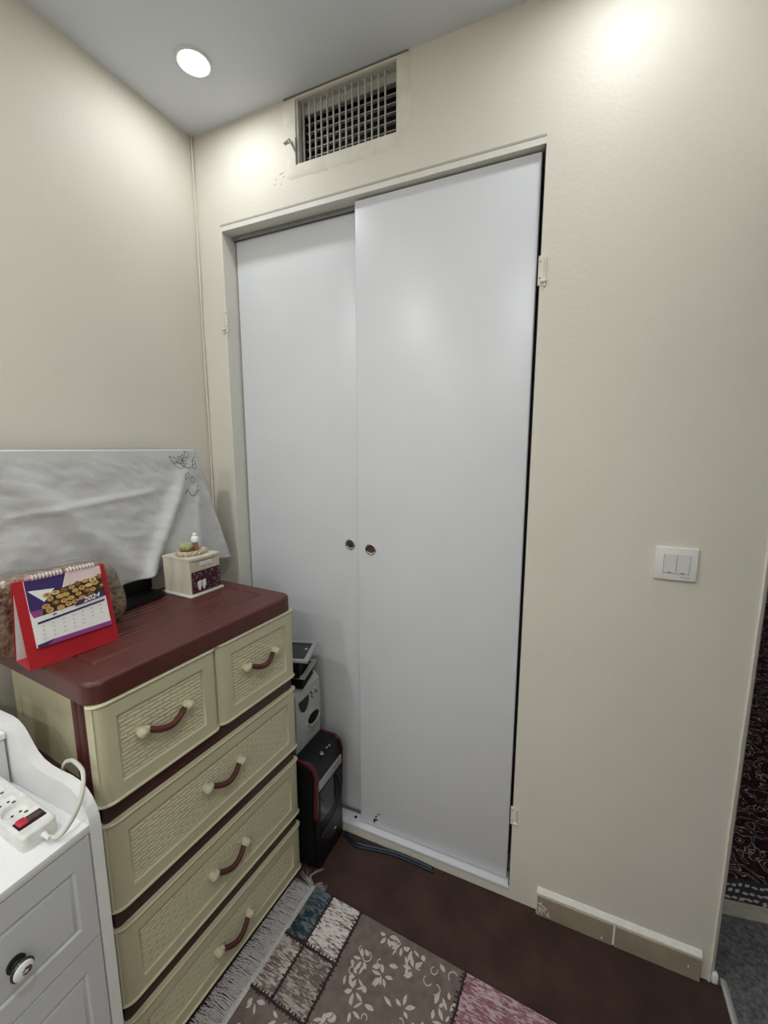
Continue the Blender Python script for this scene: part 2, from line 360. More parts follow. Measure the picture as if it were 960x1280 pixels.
# ------------------------------------------------------------------ vent
v = thing('air_vent', 'recessed white slatted air vent above the closet with its shaded duct painted black behind', 'vent', (.628, 0, 2.509))
m = MB(); m.box((-.175, .10, -.093), (.175, .118, .093)); m.build('duct_back', VENTD, v)
m = MB(); m.box((-.175, .034, .066), (.175, .040, .093)); m.box((-.175, .004, -.093), (.175, .036, -.0905)); m.box((-.175, .002, -.0905), (-.168, .036, .093)); m.box((.173, .002, -.0905), (.175, .036, .093)); m.box((-.168, .004, .0915), (.173, .036, .093))
m.build('frame', VENTW, v)
m = MB(); m.box((-.175, .040, .088), (.175, .10, .093)); m.box((-.175, .036, -.093), (.175, .10, -.0905)); m.box((-.175, .036, -.0905), (-.170, .10, .088)); m.box((.172, .036, -.0905), (.175, .10, .088))
m.build('duct_shade_lining', VENTD, v)  # added in black so the gaps between slats look deeply shaded
for i in range(14):
    x = -.1575 + i * .0222; m = MB(); m.rbox((x - .0019, .016, -.0905), (x + .0019, .023, .0915), .0008, 1); m.build('slat', VENTW, v)
for i in range(7):
    z = -.075 + i * .0245; m = MB()
    m.prism([(.046, z - .0022), (.060, z + .0), (.060, z + .0016), (.046, z + .0004)], 0, -.166, .172); m.build('louver', VENTW, v)
m = MB(); m.tube([(-.221, -.004, -.022), (-.196, -.010, -.019), (-.176, -.002, -.060)], .003, 6); m.build('lever', mat('lever_metal', (.35, .34, .31), .5, metal=.4), v)
m = MB(); m.box((-.178, -.0035, -.095), (-.1745, .0, -.015)); m.build('crack_shade_strip', STRIPG, v)  # dark strip drawn for the shade in an open crack
# uneven plaster surround
def surround(v_):
    m = MB(); n = 90
    def outer(a):
        # rounded rectangle param with wobble
        ca, sa = math.cos(a), math.sin(a); hx, hz = .222, .128
        k = 1 / max(abs(ca) / hx, abs(sa) / hz); x, z = ca * k, sa * k - .008
        w = .006 * noise.noise(Vector((ca * 3, sa * 3, .5))) + .003 * noise.noise(Vector((ca * 11, sa * 11, 2)))
        return x * (1 + w / .2), min(z * (1 + w / .13), .104)
    def inner(a):
        ca, sa = math.cos(a), math.sin(a); k = 1 / max(abs(ca) / .176, abs(sa) / .0935); return ca * k, sa * k
    ang = sorted([2 * math.pi * i / n for i in range(n)] + [math.atan2(s * .0935, t * .176) % (2 * math.pi) for s in (-1, 1) for t in (-1, 1)])
    n = len(ang); vs_ = []; fs = []
    for a in ang:
        (ix, iz), (ox, oz) = inner(a), outer(a)
        for k, (t, yy) in enumerate(((0, .0005), (0, -.0022), (.25, -.0026), (.60, -.0024 - .0012 * noise.noise(Vector((ix * 30, iz * 30, 1)))), (.85, -.0014), (1.0, .0004))):
            vs_.append((ix + (ox - ix) * t, yy, iz + (oz - iz) * t))
    for i in range(n):
        j = (i + 1) % n
        for k in range(5): fs.append([i * 6 + k, j * 6 + k, j * 6 + k + 1, i * 6 + k + 1])
    m.add(vs_, fs); return m.build('plaster_surround', PLASTER, v_, recalc=True)
surround(v)
m = MB()
for q in range(26):
    x = -.27 + random.random() * .40; z = min(-.140 + random.random() * .05 + (.03 if x > .05 else 0) + max(0, x) * .12, -.108); l = .006 + random.random() * .022
    m.tube([(x, .0022, z), (x + l * .5, .0006, z + l * .18), (x + l, .0022, z + l * .30)], .0022, 5)
tag(m.build('plaster_ridge', PLASTER, v), kind='stuff')
m = MB(); m.box((-.218, -.004, .1005), (.212, .0, .1045)); m.build('slit_shade_strip', STRIPG, v)  # dark strip drawn for the shaded slit between ceiling and vent

# ------------------------------------------------------------------ light switch
s = thing('light_switch', 'white double rocker light switch plate on the cream wall', 'light switch', (1.5915, 0, 1.205))
m = MB(); m.rbox((-.047, -.009, -.044), (.047, .0, .044), .003, 3); m.build('plate', WPLAST, s)
m = MB(); m.box((-.0285, -.0096, -.0255), (.0285, -.0085, .0235)); m.build('gap_frame', SWG, s)
for x0 in (-.0275, .0006):
    m = MB(); m.prism([(-.009, -.0245), (-.0105, -.0245), (-.0145, .0225), (-.009, .0225)], 0, x0, x0 + .0269); k = m.build('rocker', WPLAST, s)
    m = MB(); m.prism([(x0 + .008, -.0235), (x0 + .019, -.0235), (x0 + .0165, -.0215), (x0 + .0105, -.0215)], 1, -.0115, -.0104); m.build('finger_mark', SWG, k)
m = MB()
for i in range(5): m.box((.013 + i * .0036, -.0094, -.0338), (.0155 + i * .0036, -.0088, -.0326))
m.build('maker_print', SWG, s)

# ------------------------------------------------------------------ chest of drawers
TH_C = R(-4.25); DEP = .42; HW = .3035
ch = thing('chest_of_drawers', 'cream plastic chest of drawers with maroon top, bands and bowed handles', 'chest of drawers', (.289, -.4935, 0), TH_C)
FX = DEP / 2   # local front plane
ZTOP = 1.037
# body (tapers to the back), bands, posts
m = MB(); m.prism([(FX - .022, -HW + .024), (FX - .022, HW - .024), (-FX, HW - .030), (-FX, -HW + .030)], 2, .012, .992); m.build('body', CREAM, ch)
for z0, z1 in ((.757, .716), (.499, .455), (.248, .204), (.026, .0)):
    m = MB(); lo, hi = z1, z0
    pts = [(-FX - .001, -HW + .014), (FX - .018, -HW + .006), (FX - .004, -HW + .006), (FX + .001, -HW + .014), (FX + .001, HW - .014), (FX - .004, HW - .006), (FX - .018, HW - .006), (-FX - .001, HW - .014)]
    m.prism(pts, 2, max(0, lo - .004), hi + .004); m.build('band', BAND, ch)
for sgn in (-1, 1):
    m = MB(); pr = [(FX - .090, sgn * (HW - .020))]
    x = FX - .088
    for k in range(3):
        for j in range(7):
            a = math.pi * j / 6; pr.append((x + .0115 - .0115 * math.cos(a), sgn * (HW - .020 + .016 * math.sin(a))))
        x += .0235
    pr.append((FX - .014, sgn * (HW - .010))); pr.append((FX - .014, sgn * (HW - .03))); pr.append((FX - .090, sgn * (HW - .03)))
    m.prism(pr, 2, .0, .992); m.build('corner_post', MAROON, ch)
# moulded top
def top_h(x, y):
    # three shallow plank outlines pressed into the top
    z = 0.0
    for (a, b) in ((-.165, -.075), (-.055, .035), (.055, .130)):
        dx = min(x - a, b - x); dy = min(y + HW - .055, HW - .055 - y); dd = min(dx, dy)
        if -.0045 <= dd <= .0045: z = min(z, -.0042 * (1 - abs(dd) / .0045))
    return z
OV = .003; OVF = .010
xs = [-FX + .001 + i * (DEP + OVF - .001) / 96 for i in range(97)]
ys = sorted(set([round(-HW - OV + (2 * HW + 2 * OV) * i / 40, 5) for i in range(41)] + [s_ * (HW - .055) + d_ for s_ in (-1, 1) for d_ in (-.0045, 0, .0045)]))
def rnd(x, y):
    # rounded plan corners at the front and soft top edge
    r = .038; ex = FX + OVF - x; ey = HW + OV - abs(y)
    e = min(ex, ey)
    if ex < r and ey < r: e = r - math.hypot(r - ex, r - ey)
    e = max(e, 0.0)
    return -(.009 - math.sqrt(max(0, .009 ** 2 - (.009 - e) ** 2))) if e < .009 else 0.0
def clampxy(x, y):
    r = .038; ex = FX + OVF - x; ey = HW + OV - abs(y)
    if ex < r and ey < r:
        d = math.hypot(r - ex, r - ey)
        if d > r:
            k = r / d; x = FX + OVF - (r - (r - ex) * k); y = math.copysign(HW + OV - (r - (r - ey) * k), y)
    return x, y
def topf(x, y):
    cx, cy = clampxy(x, y); return (cx, cy, ZTOP + rnd(cx, cy) + top_h(cx, cy))
def topb(x, y):
    cx, cy = clampxy(x, y); return (cx, cy, .990)
xs2 = sorted(set([round(q, 5) for q in xs] + [FX + OVF - q for q in (.0, .001, .0025, .005, .008, .012)] + [g_ + d_ for g_ in (-.165, -.075, -.055, .035, .055, .130) for d_ in (-.0045, -.002, 0, .002, .0045)]))
ys2 = sorted(set(ys + [s_ * (HW + OV - q) for s_ in (-1, 1) for q in (.0, .001, .0025, .005, .008, .012, .016, .02)]))
m = MB(); m.field(xs2, ys2, topf, topb); m.build('top', MAROON, ch, angle=50)

def drawer(y0, y1, z0, z1, hz=None):
    """drawer front in chest-local axes, heightfield along +x"""
    yc = (y0 + y1) / 2; p0, p1 = y0 + .045, y1 - .040; q0, q1 = z0 + .036, z1 - .040
    rnd_l, rnd_r = .030, .016
    def base(y):
        x = FX + .010
        if y - y0 < rnd_l: t = 1 - (y - y0) / rnd_l; x -= .021 * (1 - math.sqrt(max(0, 1 - t * t)))
        if y1 - y < rnd_r: t = 1 - (y1 - y) / rnd_r; x -= .014 * (1 - math.sqrt(max(0, 1 - t * t)))
        return x
    def f(y, z):
        x = base(y)
        ez = min(z - z0, z1 - z)
        if ez < .0065: x += .004 * math.sin(math.pi * min(1, ez / .0065 * .5 + .25)) 
        e = min(y - p0, p1 - y, z - q0, q1 - z)
        if e > 0: x -= .0055 * min(1, e / .004)
        return (x, y, z)
    ysl = sorted(set([y0 + rnd_l * (1 - math.cos(R(a))) for a in range(0, 91, 15)] + [y1 - rnd_r * (1 - math.cos(R(a))) for a in range(0, 91, 15)] + [p0, p0 + .004, p1 - .004, p1] + lin(p0 + .006, p1 - .006, 6)))
    zsl = sorted([z0, z0 + .0015, z0 + .003, z0 + .005, z0 + .0066, q0, q0 + .004, (q0 + q1) / 2, q1 - .004, q1, z1 - .0066, z1 - .005, z1 - .003, z1 - .0015, z1])
    m = MB(); m.field(ysl, zsl, f, lambda y, z: (FX - .016, y, z)); d = m.build('drawer', CREAM, ch, angle=40)
    # top and bottom lips
    for zz in (z0 + .003, z1 - .003):
        m = MB(); m.tube([(base(y) + .0015, y, zz) for y in ysl], .0034, 6); m.build('lip', CREAML, d)
    m = MB(); m.tube([(base(y0 + .004) + .0008, y0 + .004, z) for z in lin(z0 + .004, z1 - .004, 4)], .0022, 6); m.build('lip', CREAML, d)
    # woven relief, running bond of little bars
    m = MB(); px = FX + .0045; row = 0; zz = q0 + .007
    while zz < q1 - .007:
        yy = p0 + .006 - (.017 if row % 2 else 0)
        while yy < p1 - .006:
            a, b = max(yy + .0008, p0 + .005), min(yy + .0332, p1 - .005)
            if b - a > .004:
                h = .0040
                m.add([(px - .0003, a, zz - h), (px - .0003, b, zz - h), (px - .0003, b, zz + h), (px - .0003, a, zz + h),
                       (px + .0019, a + .0030, zz - h * .75), (px + .0019, b - .0030, zz - h * .75), (px + .0019, b - .0030, zz + h * .2), (px + .0019, a + .0030, zz + h * .2)],
                      [(4, 5, 6, 7), (0, 1, 5, 4), (1, 2, 6, 5), (2, 3, 7, 6), (3, 0, 4, 7)])
            yy += .034
        zz += .0098; row += 1
    tag(m.build('woven_relief', CREAM, d, smooth=False), kind='stuff')
    # handle: bowed maroon bar between two cream knobs
    hz = hz or (z0 + z1) / 2; hl = .058
    for sg in (-1, 1):
        m = MB(); c = (FX + .004, yc + sg * hl, hz + .002)
        m.lathe([(.0105, -.004), (.0105, .004), (.0115, .012), (.0105, .019), (.007, .0225), (.0, .024)], c, 'x', 16)
        m.rbox((c[0] + .004, min(c[1], c[1] - sg * .016), c[2] - .0095), (c[0] + .020, max(c[1], c[1] - sg * .016), c[2] + .0095), .005, 2); m.build('handle_knob', CREAML, d)
    pts = []
    for i in range(17):
        t = -1 + i / 8; pts.append((FX + .016 + .013 * (1 - t * t), yc + t * (hl - .010), hz + .002 - .016 * (1 - t * t) ** 1.3))
    m = MB(); m.tube(pts, lambda t: .0068 + .0008 * math.sin(math.pi * t), 12); m.build('handle_bar', MAROON, d)
    return d
drawer(-HW, -.003, .757, .988, .880); drawer(.001, HW, .757, .988, .884)
drawer(-HW, HW, .499, .716, .618); drawer(-HW, HW, .248, .455, .352); drawer(-HW, HW, .026, .204, .104)

# ------------------------------------------------------------------ television and its cover cloth
tv = thing('television', 'flat television hidden under a white cloth on the maroon chest top', 'television', (.072, -.46, ZTOP))
m = MB(); m.rbox((-.02, -.365, .075), (.02, .278, .452), .006, 2); m.build('screen_panel', BLACK, tv)
m = MB(); m.rbox((-.012, -.05, .008), (.012, .10, .09), .004, 1); m.build('neck', BLACK, tv)
m = MB(); m.prism([(-.05, -.072), (.112, -.072), (.108, .050), (.090, .083), (-.05, .086)], 2, -.001, .012); m.build('stand_base', BLACK, tv)

def hem(y):
    pts = [(-1.0, 1.085), (-.62, 1.088), (-.50, 1.092), (-.42, 1.100), (-.35, 1.112), (-.25, 1.105), (-.15, 1.093), (-.05, 1.079), (0.1, 1.076)]
    for (a, b), (c, d) in zip(pts, pts[1:]):
        if a <= y <= c: t = (y - a) / (c - a); t = t * t * (3 - 2 * t); return b + (d - b) * t
    return 1.08
ZC = 1.4945
def cloth_pt(u, v_, side=0):
    # u: 0..1 along the width, v: 0..1 from the top edge to the hem
    yl = -.86; yr = -.172 + .128 * v_ ** 1.05
    y = yl + (yr - yl) * u; z = ZC - v_ * (ZC - hem(y))
    x = .1075 + .012 * v_
    def line(ax, az, bx, bz):
        dx, dz = bx - ax, bz - az; L = math.hypot(dx, dz); nx, nz = -dz / L, dx / L
        s_ = ((y - ax) * dx + (z - az) * dz) / L; return (y - ax) * nx + (z - az) * nz, s_ / L
    d, s_ = line(-.185, 1.49, -.40, 1.10); x += (.017 * fold(d, .022) - .010 * fold(d - .05, .03)) * sm(0.02, .5, s_)
    d, s_ = line(-.74, 1.46, -.41, 1.10); x += (.013 * fold(d, .030) - .008 * fold(d + .05, .035)) * sm(.0, .3, s_)
    d, s_ = line(-.185, 1.49, -.20, 1.08); x += .013 * fold(d, .030) * sm(0.02, .7, s_)
    d, s_ = line(-.178, 1.49, -.10, 1.08); x -= .008 * fold(d, .030) * sm(0.02, .8, s_)
    d, s_ = line(-.80, 1.33, -.30, 1.37); x += .004 * fold(d, .010) * sm(0, .2, s_) * (1 - sm(.8, 1, s_))
    n1 = noise.noise(Vector((y * 9 + z * 5, z * 14 - y * 4, 3.1))); n2 = noise.noise(Vector((y * 26, z * 38 + y * 10, 7)))
    n3 = noise.noise(Vector((y * 55 + z * 60, z * 30 - y * 20, 1.7)))
    x += (.0034 * n1 + .0016 * n2 + .0012 * n3) * sm(0, .12, v_)
    return Vector((x, y, z))
cl = MB(); nu, nv = 110, 90
US = lin(0, 1, nu); VS = lin(0, 1, nv)
rows = []
def back_pt(u, v_):
    yl = -.86; yr = -.172 + .113 * math.sin(min(1, v_ / .62) * math.pi / 2) - .03 * sm(.62, 1, v_)
    y = yl + (yr - yl) * u; z = ZC - v_ * (ZC - 1.18)
    return Vector((.060 - .006 * v_ + .005 * noise.noise(Vector((y * 9, z * 9, 9))) * sm(0, .1, v_), y, z))
tot = [('b', q) for q in lin(1, 0, 24)] + [('t', q) for q in (.2, .4, .6, .8)] + [('f', q) for q in VS]
def cp(u, k):
    kind, q = tot[k]
    if kind == 'b': return back_pt(u, q)
    if kind == 'f': return cloth_pt(u, q)
    a, b = back_pt(u, 0), cloth_pt(u, 0); p = a.lerp(b, q); p.z = ZC + .002 * math.sin(math.pi * q); return p
cl.field(US, list(range(len(tot))), cp)
cloth = cl.build('cover_cloth', CLOTH, None, True, 80)
tag(cloth, 'white cotton cloth with grey floral embroidery draped over the television', 'cloth')
sol = cloth.modifiers.new('thickness', 'SOLIDIFY'); sol.thickness = .0014; sol.offset = -1
em = MB()
def on_cloth(y, z):
    v_ = 0.3
    for _ in range(8):
        v_ = (ZC - z) / (ZC - hem(y)); 
    yr = -.172 + .128 * max(v_, 0) ** 1.05; u = (y + .86) / (yr + .86)
    p = cloth_pt(max(0, min(1, u)), max(0, min(1, v_))); p.x += .0012; return p
def stroke(pts, r=.0011): em.tube([on_cloth(y, z) for y, z in catmull2(pts)], r, 5)
def catmull2(pts): return [(q.x, q.y) for q in catmull([Vector((a, b, 0)) for a, b in pts], 6)]
def leaf2(y, z, a, l, w):
    ca, sa = math.cos(a), math.sin(a); pr = lambda s_, t: (y + s_ * ca - t * sa, z + s_ * sa + t * ca)
    stroke([pr(0, 0), pr(l * .4, w), pr(l, 0)]); stroke([pr(0, 0), pr(l * .4, -w), pr(l, 0)])
def flower(y, z, r, n, ph=0):
    for k in range(n): leaf2(y, z, ph + 2 * math.pi * k / n, r, r * .32)
flower(-.232, 1.462, .022, 6, .4)
for (y, z, a, l, w) in ((-.222, 1.44, 2.9, .05, .010), (-.25, 1.455, 2.6, .04, .009), (-.205, 1.47, 2.2, .03, .007), (-.190, 1.445, 1.2, .03, .008), (-.182, 1.43, 1.8, .034, .009), (-.215, 1.42, -2.2, .03, .008), (-.20, 1.405, -1.3, .025, .008)):
    leaf2(y, z, a, l, w)
stroke([(-.262, 1.462), (-.24, 1.448), (-.215, 1.435), (-.195, 1.44)])
stroke([(-.232, 1.348), (-.222, 1.362), (-.205, 1.338), (-.192, 1.342), (-.178, 1.366)], .0018)
stroke([(-.236, 1.352), (-.226, 1.348), (-.222, 1.356)]); stroke([(-.180, 1.366), (-.170, 1.372), (-.158, 1.360)]); stroke([(-.19, 1.35), (-.176, 1.352), (-.168, 1.36)])
em.build('embroidery', EMB, cloth)
# striped hem tab of the rear flap
hm = MB()
for k in range(2):
    p = back_pt(1.0, .70); hm.rbox((p.x - .004, p.y - .012, p.z - .004 - k * .012), (p.x + .004, p.y + .012, p.z + .003 - k * .012), .002, 1)
hm.build('hem_band', CARDW, cloth)

# ------------------------------------------------------------------ brown wrapped package behind the calendar
pk = MB(); nu, nv = 48, 24
def pkp(i, j):
    a = 2 * math.pi * i / nu; b = math.pi * (j / nv - .5)
    e = .42
    sg = lambda q, p: math.copysign(abs(q) ** p, q)
    X = .036 * sg(math.cos(b), e) * sg(math.cos(a), e); Y = .168 * sg(math.cos(b), e) * sg(math.sin(a), .36); Z = .090 * sg(math.sin(b), .42)
    n = noise.noise(Vector((X * 40, Y * 22, Z * 30))) * .008 + noise.noise(Vector((X * 90, Y * 60, Z * 70))) * .003
    return (X * (1 + n * 12), Y * (1 + n) - (.016 * (Z / .09 + 1) if Y > 0 else 0), Z * (1 + n * 3))
vv = [pkp(i, j) for i in range(nu) for j in range(nv + 1)]
ff = [[i * (nv + 1) + j, ((i + 1) % nu) * (nv + 1) + j, ((i + 1) % nu) * (nv + 1) + j + 1, i * (nv + 1) + j + 1] for i in range(nu) for j in range(nv)]
zmin = min(q[2] for q in vv)
pk.add([(a, b, c - zmin) for a, b, c in vv], ff)
BROWNPK = mat('brown_wrapped_contents', (0.10, 0.050, 0.030), 0.28, 0.5, 55, 0.006, 110, coat=.6, col2=(0.36, 0.24, 0.16), detail=8)
tt = thing('wrapped_package', 'lumpy brown package in clear wrap behind the red desk calendar', 'package', (.203, -.708, ZTOP - .001), R(-3))
pk.build('contents', BROWNPK, tt, angle=180)
# clear film around it with a twisted flap on top
film = bpy.data.materials.new('clear_film'); film.use_nodes = True; nt = film.node_tree
for n_ in list(nt.nodes): nt.nodes.remove(n_)
o_ = nt.nodes.new('ShaderNodeOutputMaterial'); g_ = nt.nodes.new('ShaderNodeBsdfGlossy'); t_ = nt.nodes.new('ShaderNodeBsdfTransparent'); mx = nt.nodes.new('ShaderNodeMixShader')
g_.inputs['Roughness'].default_value = .25; g_.inputs['Color'].default_value = (.8, .75, .7, 1); mx.inputs[0].default_value = .13
tcn = nt.nodes.new('ShaderNodeTexCoord'); nn = nt.nodes.new('ShaderNodeTexNoise'); nn.inputs['Scale'].default_value = 60; bn = nt.nodes.new('ShaderNodeBump'); bn.inputs['Distance'].default_value = .006
nt.links.new(tcn.outputs['Object'], nn.inputs['Vector']); nt.links.new(nn.outputs['Fac'], bn.inputs['Height']); nt.links.new(bn.outputs[0], g_.inputs['Normal'])
nt.links.new(t_.outputs[0], mx.inputs[1]); nt.links.new(g_.outputs[0], mx.inputs[2]); nt.links.new(mx.outputs[0], o_.inputs[0])
fm = MB(); fm.add([(a * 1.07 , b * 1.02, (c - zmin) * 1.02 + (.012 * abs(noise.noise(Vector((a * 50, b * 30, 5)))) if c > .06 else 0)) for a, b, c in vv], ff); fm.build('clear_wrap', film, tt, angle=180)

# ------------------------------------------------------------------ desk calendar
CW, CHH, CD = .178, .186, .078
cal = thing('desk_calendar', 'red tent desk calendar with a spiral bound pastry picture page', 'calendar', (.287, -.732, ZTOP), R(-7.6))
# local: +x towards the front, y along the width
tilt = math.atan2(.040, CHH)
def face(u, v_, off=0.0):
    # point on the sloping front; u 0..1 left to right, v 0..1 top to bottom
    L = CHH
    return Vector((CD / 2 - .040 * (1 - v_) + off * math.cos(tilt), -CW / 2 + u * CW, L * (1 - v_) + off * math.sin(tilt)))
m = MB(); a, b, c, d = face(0, 0), face(1, 0), face(1, 1), face(0, 1); q = Vector((-.002, 0, 0))
m.add([a, b, c, d, a + q, b + q, c + q, d + q], [(0, 3, 2, 1), (4, 5, 6, 7), (0, 1, 5, 4), (1, 2, 6, 5), (2, 3, 7, 6), (3, 0, 4, 7)]); m.build('front_board', RED, cal, False, recalc=True)
m = MB(); a2, b2 = face(0, 0) + q, face(1, 0) + q; c2, d2_ = Vector((-CD / 2, CW / 2, 0)), Vector((-CD / 2, -CW / 2, 0))
m.add([a2, b2, c2, d2_, a2 + q, b2 + q, c2 + q, d2_ + q], [(0, 3, 2, 1), (4, 5, 6, 7), (0, 1, 5, 4), (1, 2, 6, 5), (2, 3, 7, 6), (3, 0, 4, 7)]); m.build('back_board', RED, cal, False, recalc=True)
m = MB(); m.box((-CD / 2, -CW / 2 + .001, .0003), (CD / 2 - .001, CW / 2 - .001, .002)); m.build('base_board', RED, cal, False)
# white lining on the inside faces
for nm, P in (('front_lining', [face(.01, .02) + q * 1.2, face(.99, .02) + q * 1.2, face(.99, .99) + q * 1.2, face(.01, .99) + q * 1.2]), ('back_lining', [a2 - q * .4 + Vector((.001, .002, -.006)), b2 - q * .4 + Vector((.001, -.002, -.006)), c2 - q * .6 + Vector((0, -.002, .002)), d2_ - q * .6 + Vector((0, .002, .002))])):
    m = MB(); m.add([p for p in P] + [p + Vector((.0005, 0, 0)) for p in P], [(0, 1, 2, 3), (7, 6, 5, 4), (0, 4, 5, 1), (1, 5, 6, 2), (2, 6, 7, 3), (3, 7, 4, 0)]); m.build(nm, CARDW, cal, False)
U0, U1, V0, V1 = .105, .935, .01, .775
pp = lambda s_, t, off: face(U0 + s_ * (U1 - U0), V0 + t * (V1 - V0), off)
m = MB(); m.add([pp(0, 0, .0004), pp(1, 0, .0004), pp(1, 1, .0004), pp(0, 1, .0004), pp(0, 0, .004), pp(1, 0, .004), pp(1, 1, .004), pp(0, 1, .004)], [(0, 1, 2, 3), (7, 6, 5, 4), (0, 4, 5, 1), (1, 5, 6, 2), (2, 6, 7, 3), (3, 7, 4, 0)])
page = m.build('page_block', CARDW, cal, False, recalc=True)
pr = MB(); lv = [.0042]
def poly(pts, mi):
    lv[0] += .00004; pr.cur = mi; pr.add([pp(a_, b_, lv[0]) for a_, b_ in pts], [list(range(len(pts)))[::-1]])
poly([(0, 0), (.52, 0), (.44, .22), (.30, .24), (.17, .50), (.05, .50), (0, .46)], 0)           # purple
poly([(.52, 0), (1, 0), (1, .16), (.46, .22)], 2)                                             # pale pink
poly([(.44, .215), (1, .15), (1, .44), (.62, .52), (.12, .555), (.19, .40), (.32, .215)], 5)                # photograph
poly([(.02, .155), (.345, .195), (.19, .36)], 3)                                              # white triangle
poly([(0, .455), (.16, .46), (.115, .555), (.03, .56)], 1)                                    # magenta
random.seed(11)
for row in range(4):
    for k in range(8 - (row > 2) * 2):
        cs = .24 + k * .105 + (row % 2) * .045 - row * .012 + random.uniform(-.02, .02); ct = .245 + row * .078 + random.uniform(-.012, .012) - (.02 if cs > .6 else 0) - (cs - .5) * .10
        if ct > .50 - (cs - .5) * .12 or cs > .97: continue
        ra, rb = random.uniform(.042, .056), random.uniform(.030, .044)
        mi = random.choice((6, 6, 8, 7))
        poly([(min(cs + ra * math.cos(2 * math.pi * j / 14), .995), ct + rb * math.sin(2 * math.pi * j / 14)) for j in range(14)][::-1], mi)
        if random.random() < .45: poly([(min(cs + ra * .42 * math.cos(2 * math.pi * j / 10), .995), ct - .006 + rb * .35 * math.sin(2 * math.pi * j / 10)) for j in range(10)][::-1], 7 if mi != 7 else 6)
poly([(.59, .475), (1, .42), (1, .50), (.55, .55)], 0)                                        # strip behind the year
poly([(.055, .635), (.965, .555), (.968, .580), (.06, .665)], 4)                              # navy bar
poly([(.25, .575), (.30, .565), (.305, .580), (.26, .592)], 4)
for row in range(4):
    for k in range(7):
        if row == 3 and k > 4: continue
        s0 = .10 + k * .130 - row * .004; t0 = .70 + row * .062 - k * .0125
        poly([(s0, t0), (s0 + .026, t0 - .003), (s0 + .027, t0 + .010), (s0 + .001, t0 + .013)], 9)
poly([(0, .955), (.20, .935), (.03, 1.0), (0, 1.0)], 0); poly([(.10, .95), (.22, .93), (.15, 1.0), (.0, 1.0)], 0)
poly([(.22, .935), (1, .93), (1, 1.0), (.12, 1.0)], 1)
pr.build('print', [PURP, MAGEN, PINKP, CARDW, NAVY, PHOTO, PAST1, PAST2, PAST3, GREYP], page, False)
# the year
tcv = bpy.data.curves.new('year', 'FONT'); tcv.body = '2024'; tcv.size = 1.0; tcv.shear = .25; tcv.align_x = 'LEFT'; tcv.offset = .02; tcv.resolution_u = 3
tob = bpy.data.objects.new('year', tcv); C.objects.link(tob)
tme = bpy.data.meshes.new_from_object(tob); bpy.data.objects.remove(tob)
xs_ = [q_.co.x for q_ in tme.vertices]; ys_ = [q_.co.y for q_ in tme.vertices]; x0_, x1_, y0_, y1_ = min(xs_), max(xs_), min(ys_), max(ys_)
for q_ in tme.vertices:
    s_ = .67 + (q_.co.x - x0_) / (x1_ - x0_) * .245; t0 = .525 - (s_ - .67) * .13; t_v = t0 - (q_.co.y - y0_) / (y1_ - y0_) * .072
    q_.co = pp(s_, t_v, lv[0] + .0003)
tme.materials.clear(); tme.materials.append(CARDW); yo = bpy.data.objects.new('year_print', tme); C.objects.link(yo); yo.parent = page
sp = MB()
for k in range(19):
    u = U0 + .10 * (U1 - U0) + k * (.80 * (U1 - U0)) / 18
    if k == 9: continue
    cpt = face(u, -.012, .001); rr = .0062
    for dd in (0, .0022):
        sp.tube([(cpt.x + rr * math.cos(a_) * .9 , cpt.y + dd, cpt.z + rr * math.sin(a_) - .001) for a_ in [math.pi * 2 * j / 12 for j in range(13)]], .0008, 5)
sp.build('spiral_binding', WPLAST, cal)

# ------------------------------------------------------------------ decorative box
bx = thing('trinket_box', 'small pale wooden box with purple floral drawer and raffia posy on its lid', 'box', (.205, -.305, ZTOP), R(-3))
BW, BD, BH = .059, .062, .118
m = MB(); m.rbox((-BD - .006, -BW - .006, .0), (BD + .008, BW + .008, .008), .003, 2); m.build('base_plate', LINENW, bx)
m = MB(); m.rbox((-BD, -BW, .007), (BD, BW, BH), .002, 1); m.build('body', LINEN, bx)
m = MB(); arc = [(BD + .002 + .007 * math.cos(math.pi * t / 2), BW * 1.02 * t) for t in lin(-1, 1, 12)]
m.prism([(-BD - .001, -BW * 1.02)] + arc + [(-BD - .001, BW * 1.02)], 2, BH - .001, BH + .006); m.build('lid', LINEN, bx)
FLORAL = weave_mat('purple_floral_fabric', (0.045, 0.006, 0.022), (0.30, 0.22, 0.26), .35, -1.5)
m = MB(); m.rbox((BD - .002, -BW + .006, .012), (BD + .004, BW - .004, .080), .001, 1); dr = m.build('drawer_front', mat('plum_fabric', (.050, .008, .024), .8, .3, 150), bx)
random.seed(5); fl = MB()
for k in range(46):
    y, z = random.uniform(-BW + .009, BW - .007), random.uniform(.016, .077)
    n_ = 5; r_ = random.uniform(.0026, .0045); fl.add([(BD + .0043, y, z)] + [(BD + .0043, y + r_ * (1 if j % 2 else .45) * math.cos(math.pi * j / n_), z + r_ * (1 if j % 2 else .45) * math.sin(math.pi * j / n_)) for j in range(10)], [(0, j + 1, (j + 1) % 10 + 1) for j in range(10)])
tag(fl.build('flower_print', mat('pale_mauve_print', (.30, .20, .24), .8), dr, False))
for sg in (-1, 1):
    m = MB(); yc = -.020 + sg * .0085
    m.prism([(yc - .007, .046), (yc + .006, .050), (yc + .0065, .034), (yc + sg * -.001 + .0, .018), (yc - .003, .020), (yc - .0065, .030)], 0, BD + .003, BD + .0065); m.build('white_pull_tab', CARDW, dr)
m = MB(); m.rbox((BD - .001, -.020, .095), (BD + .003, .026, .108), .001, 1); lp = m.build('label_plate', CARDW, bx)
m = MB()
for k in range(6): m.box((BD + .0028, -.013 + k * .0055, .1005), (BD + .0033, -.0095 + k * .0055, .1025))
m.build('label_print', GREYP, lp)
m = MB()
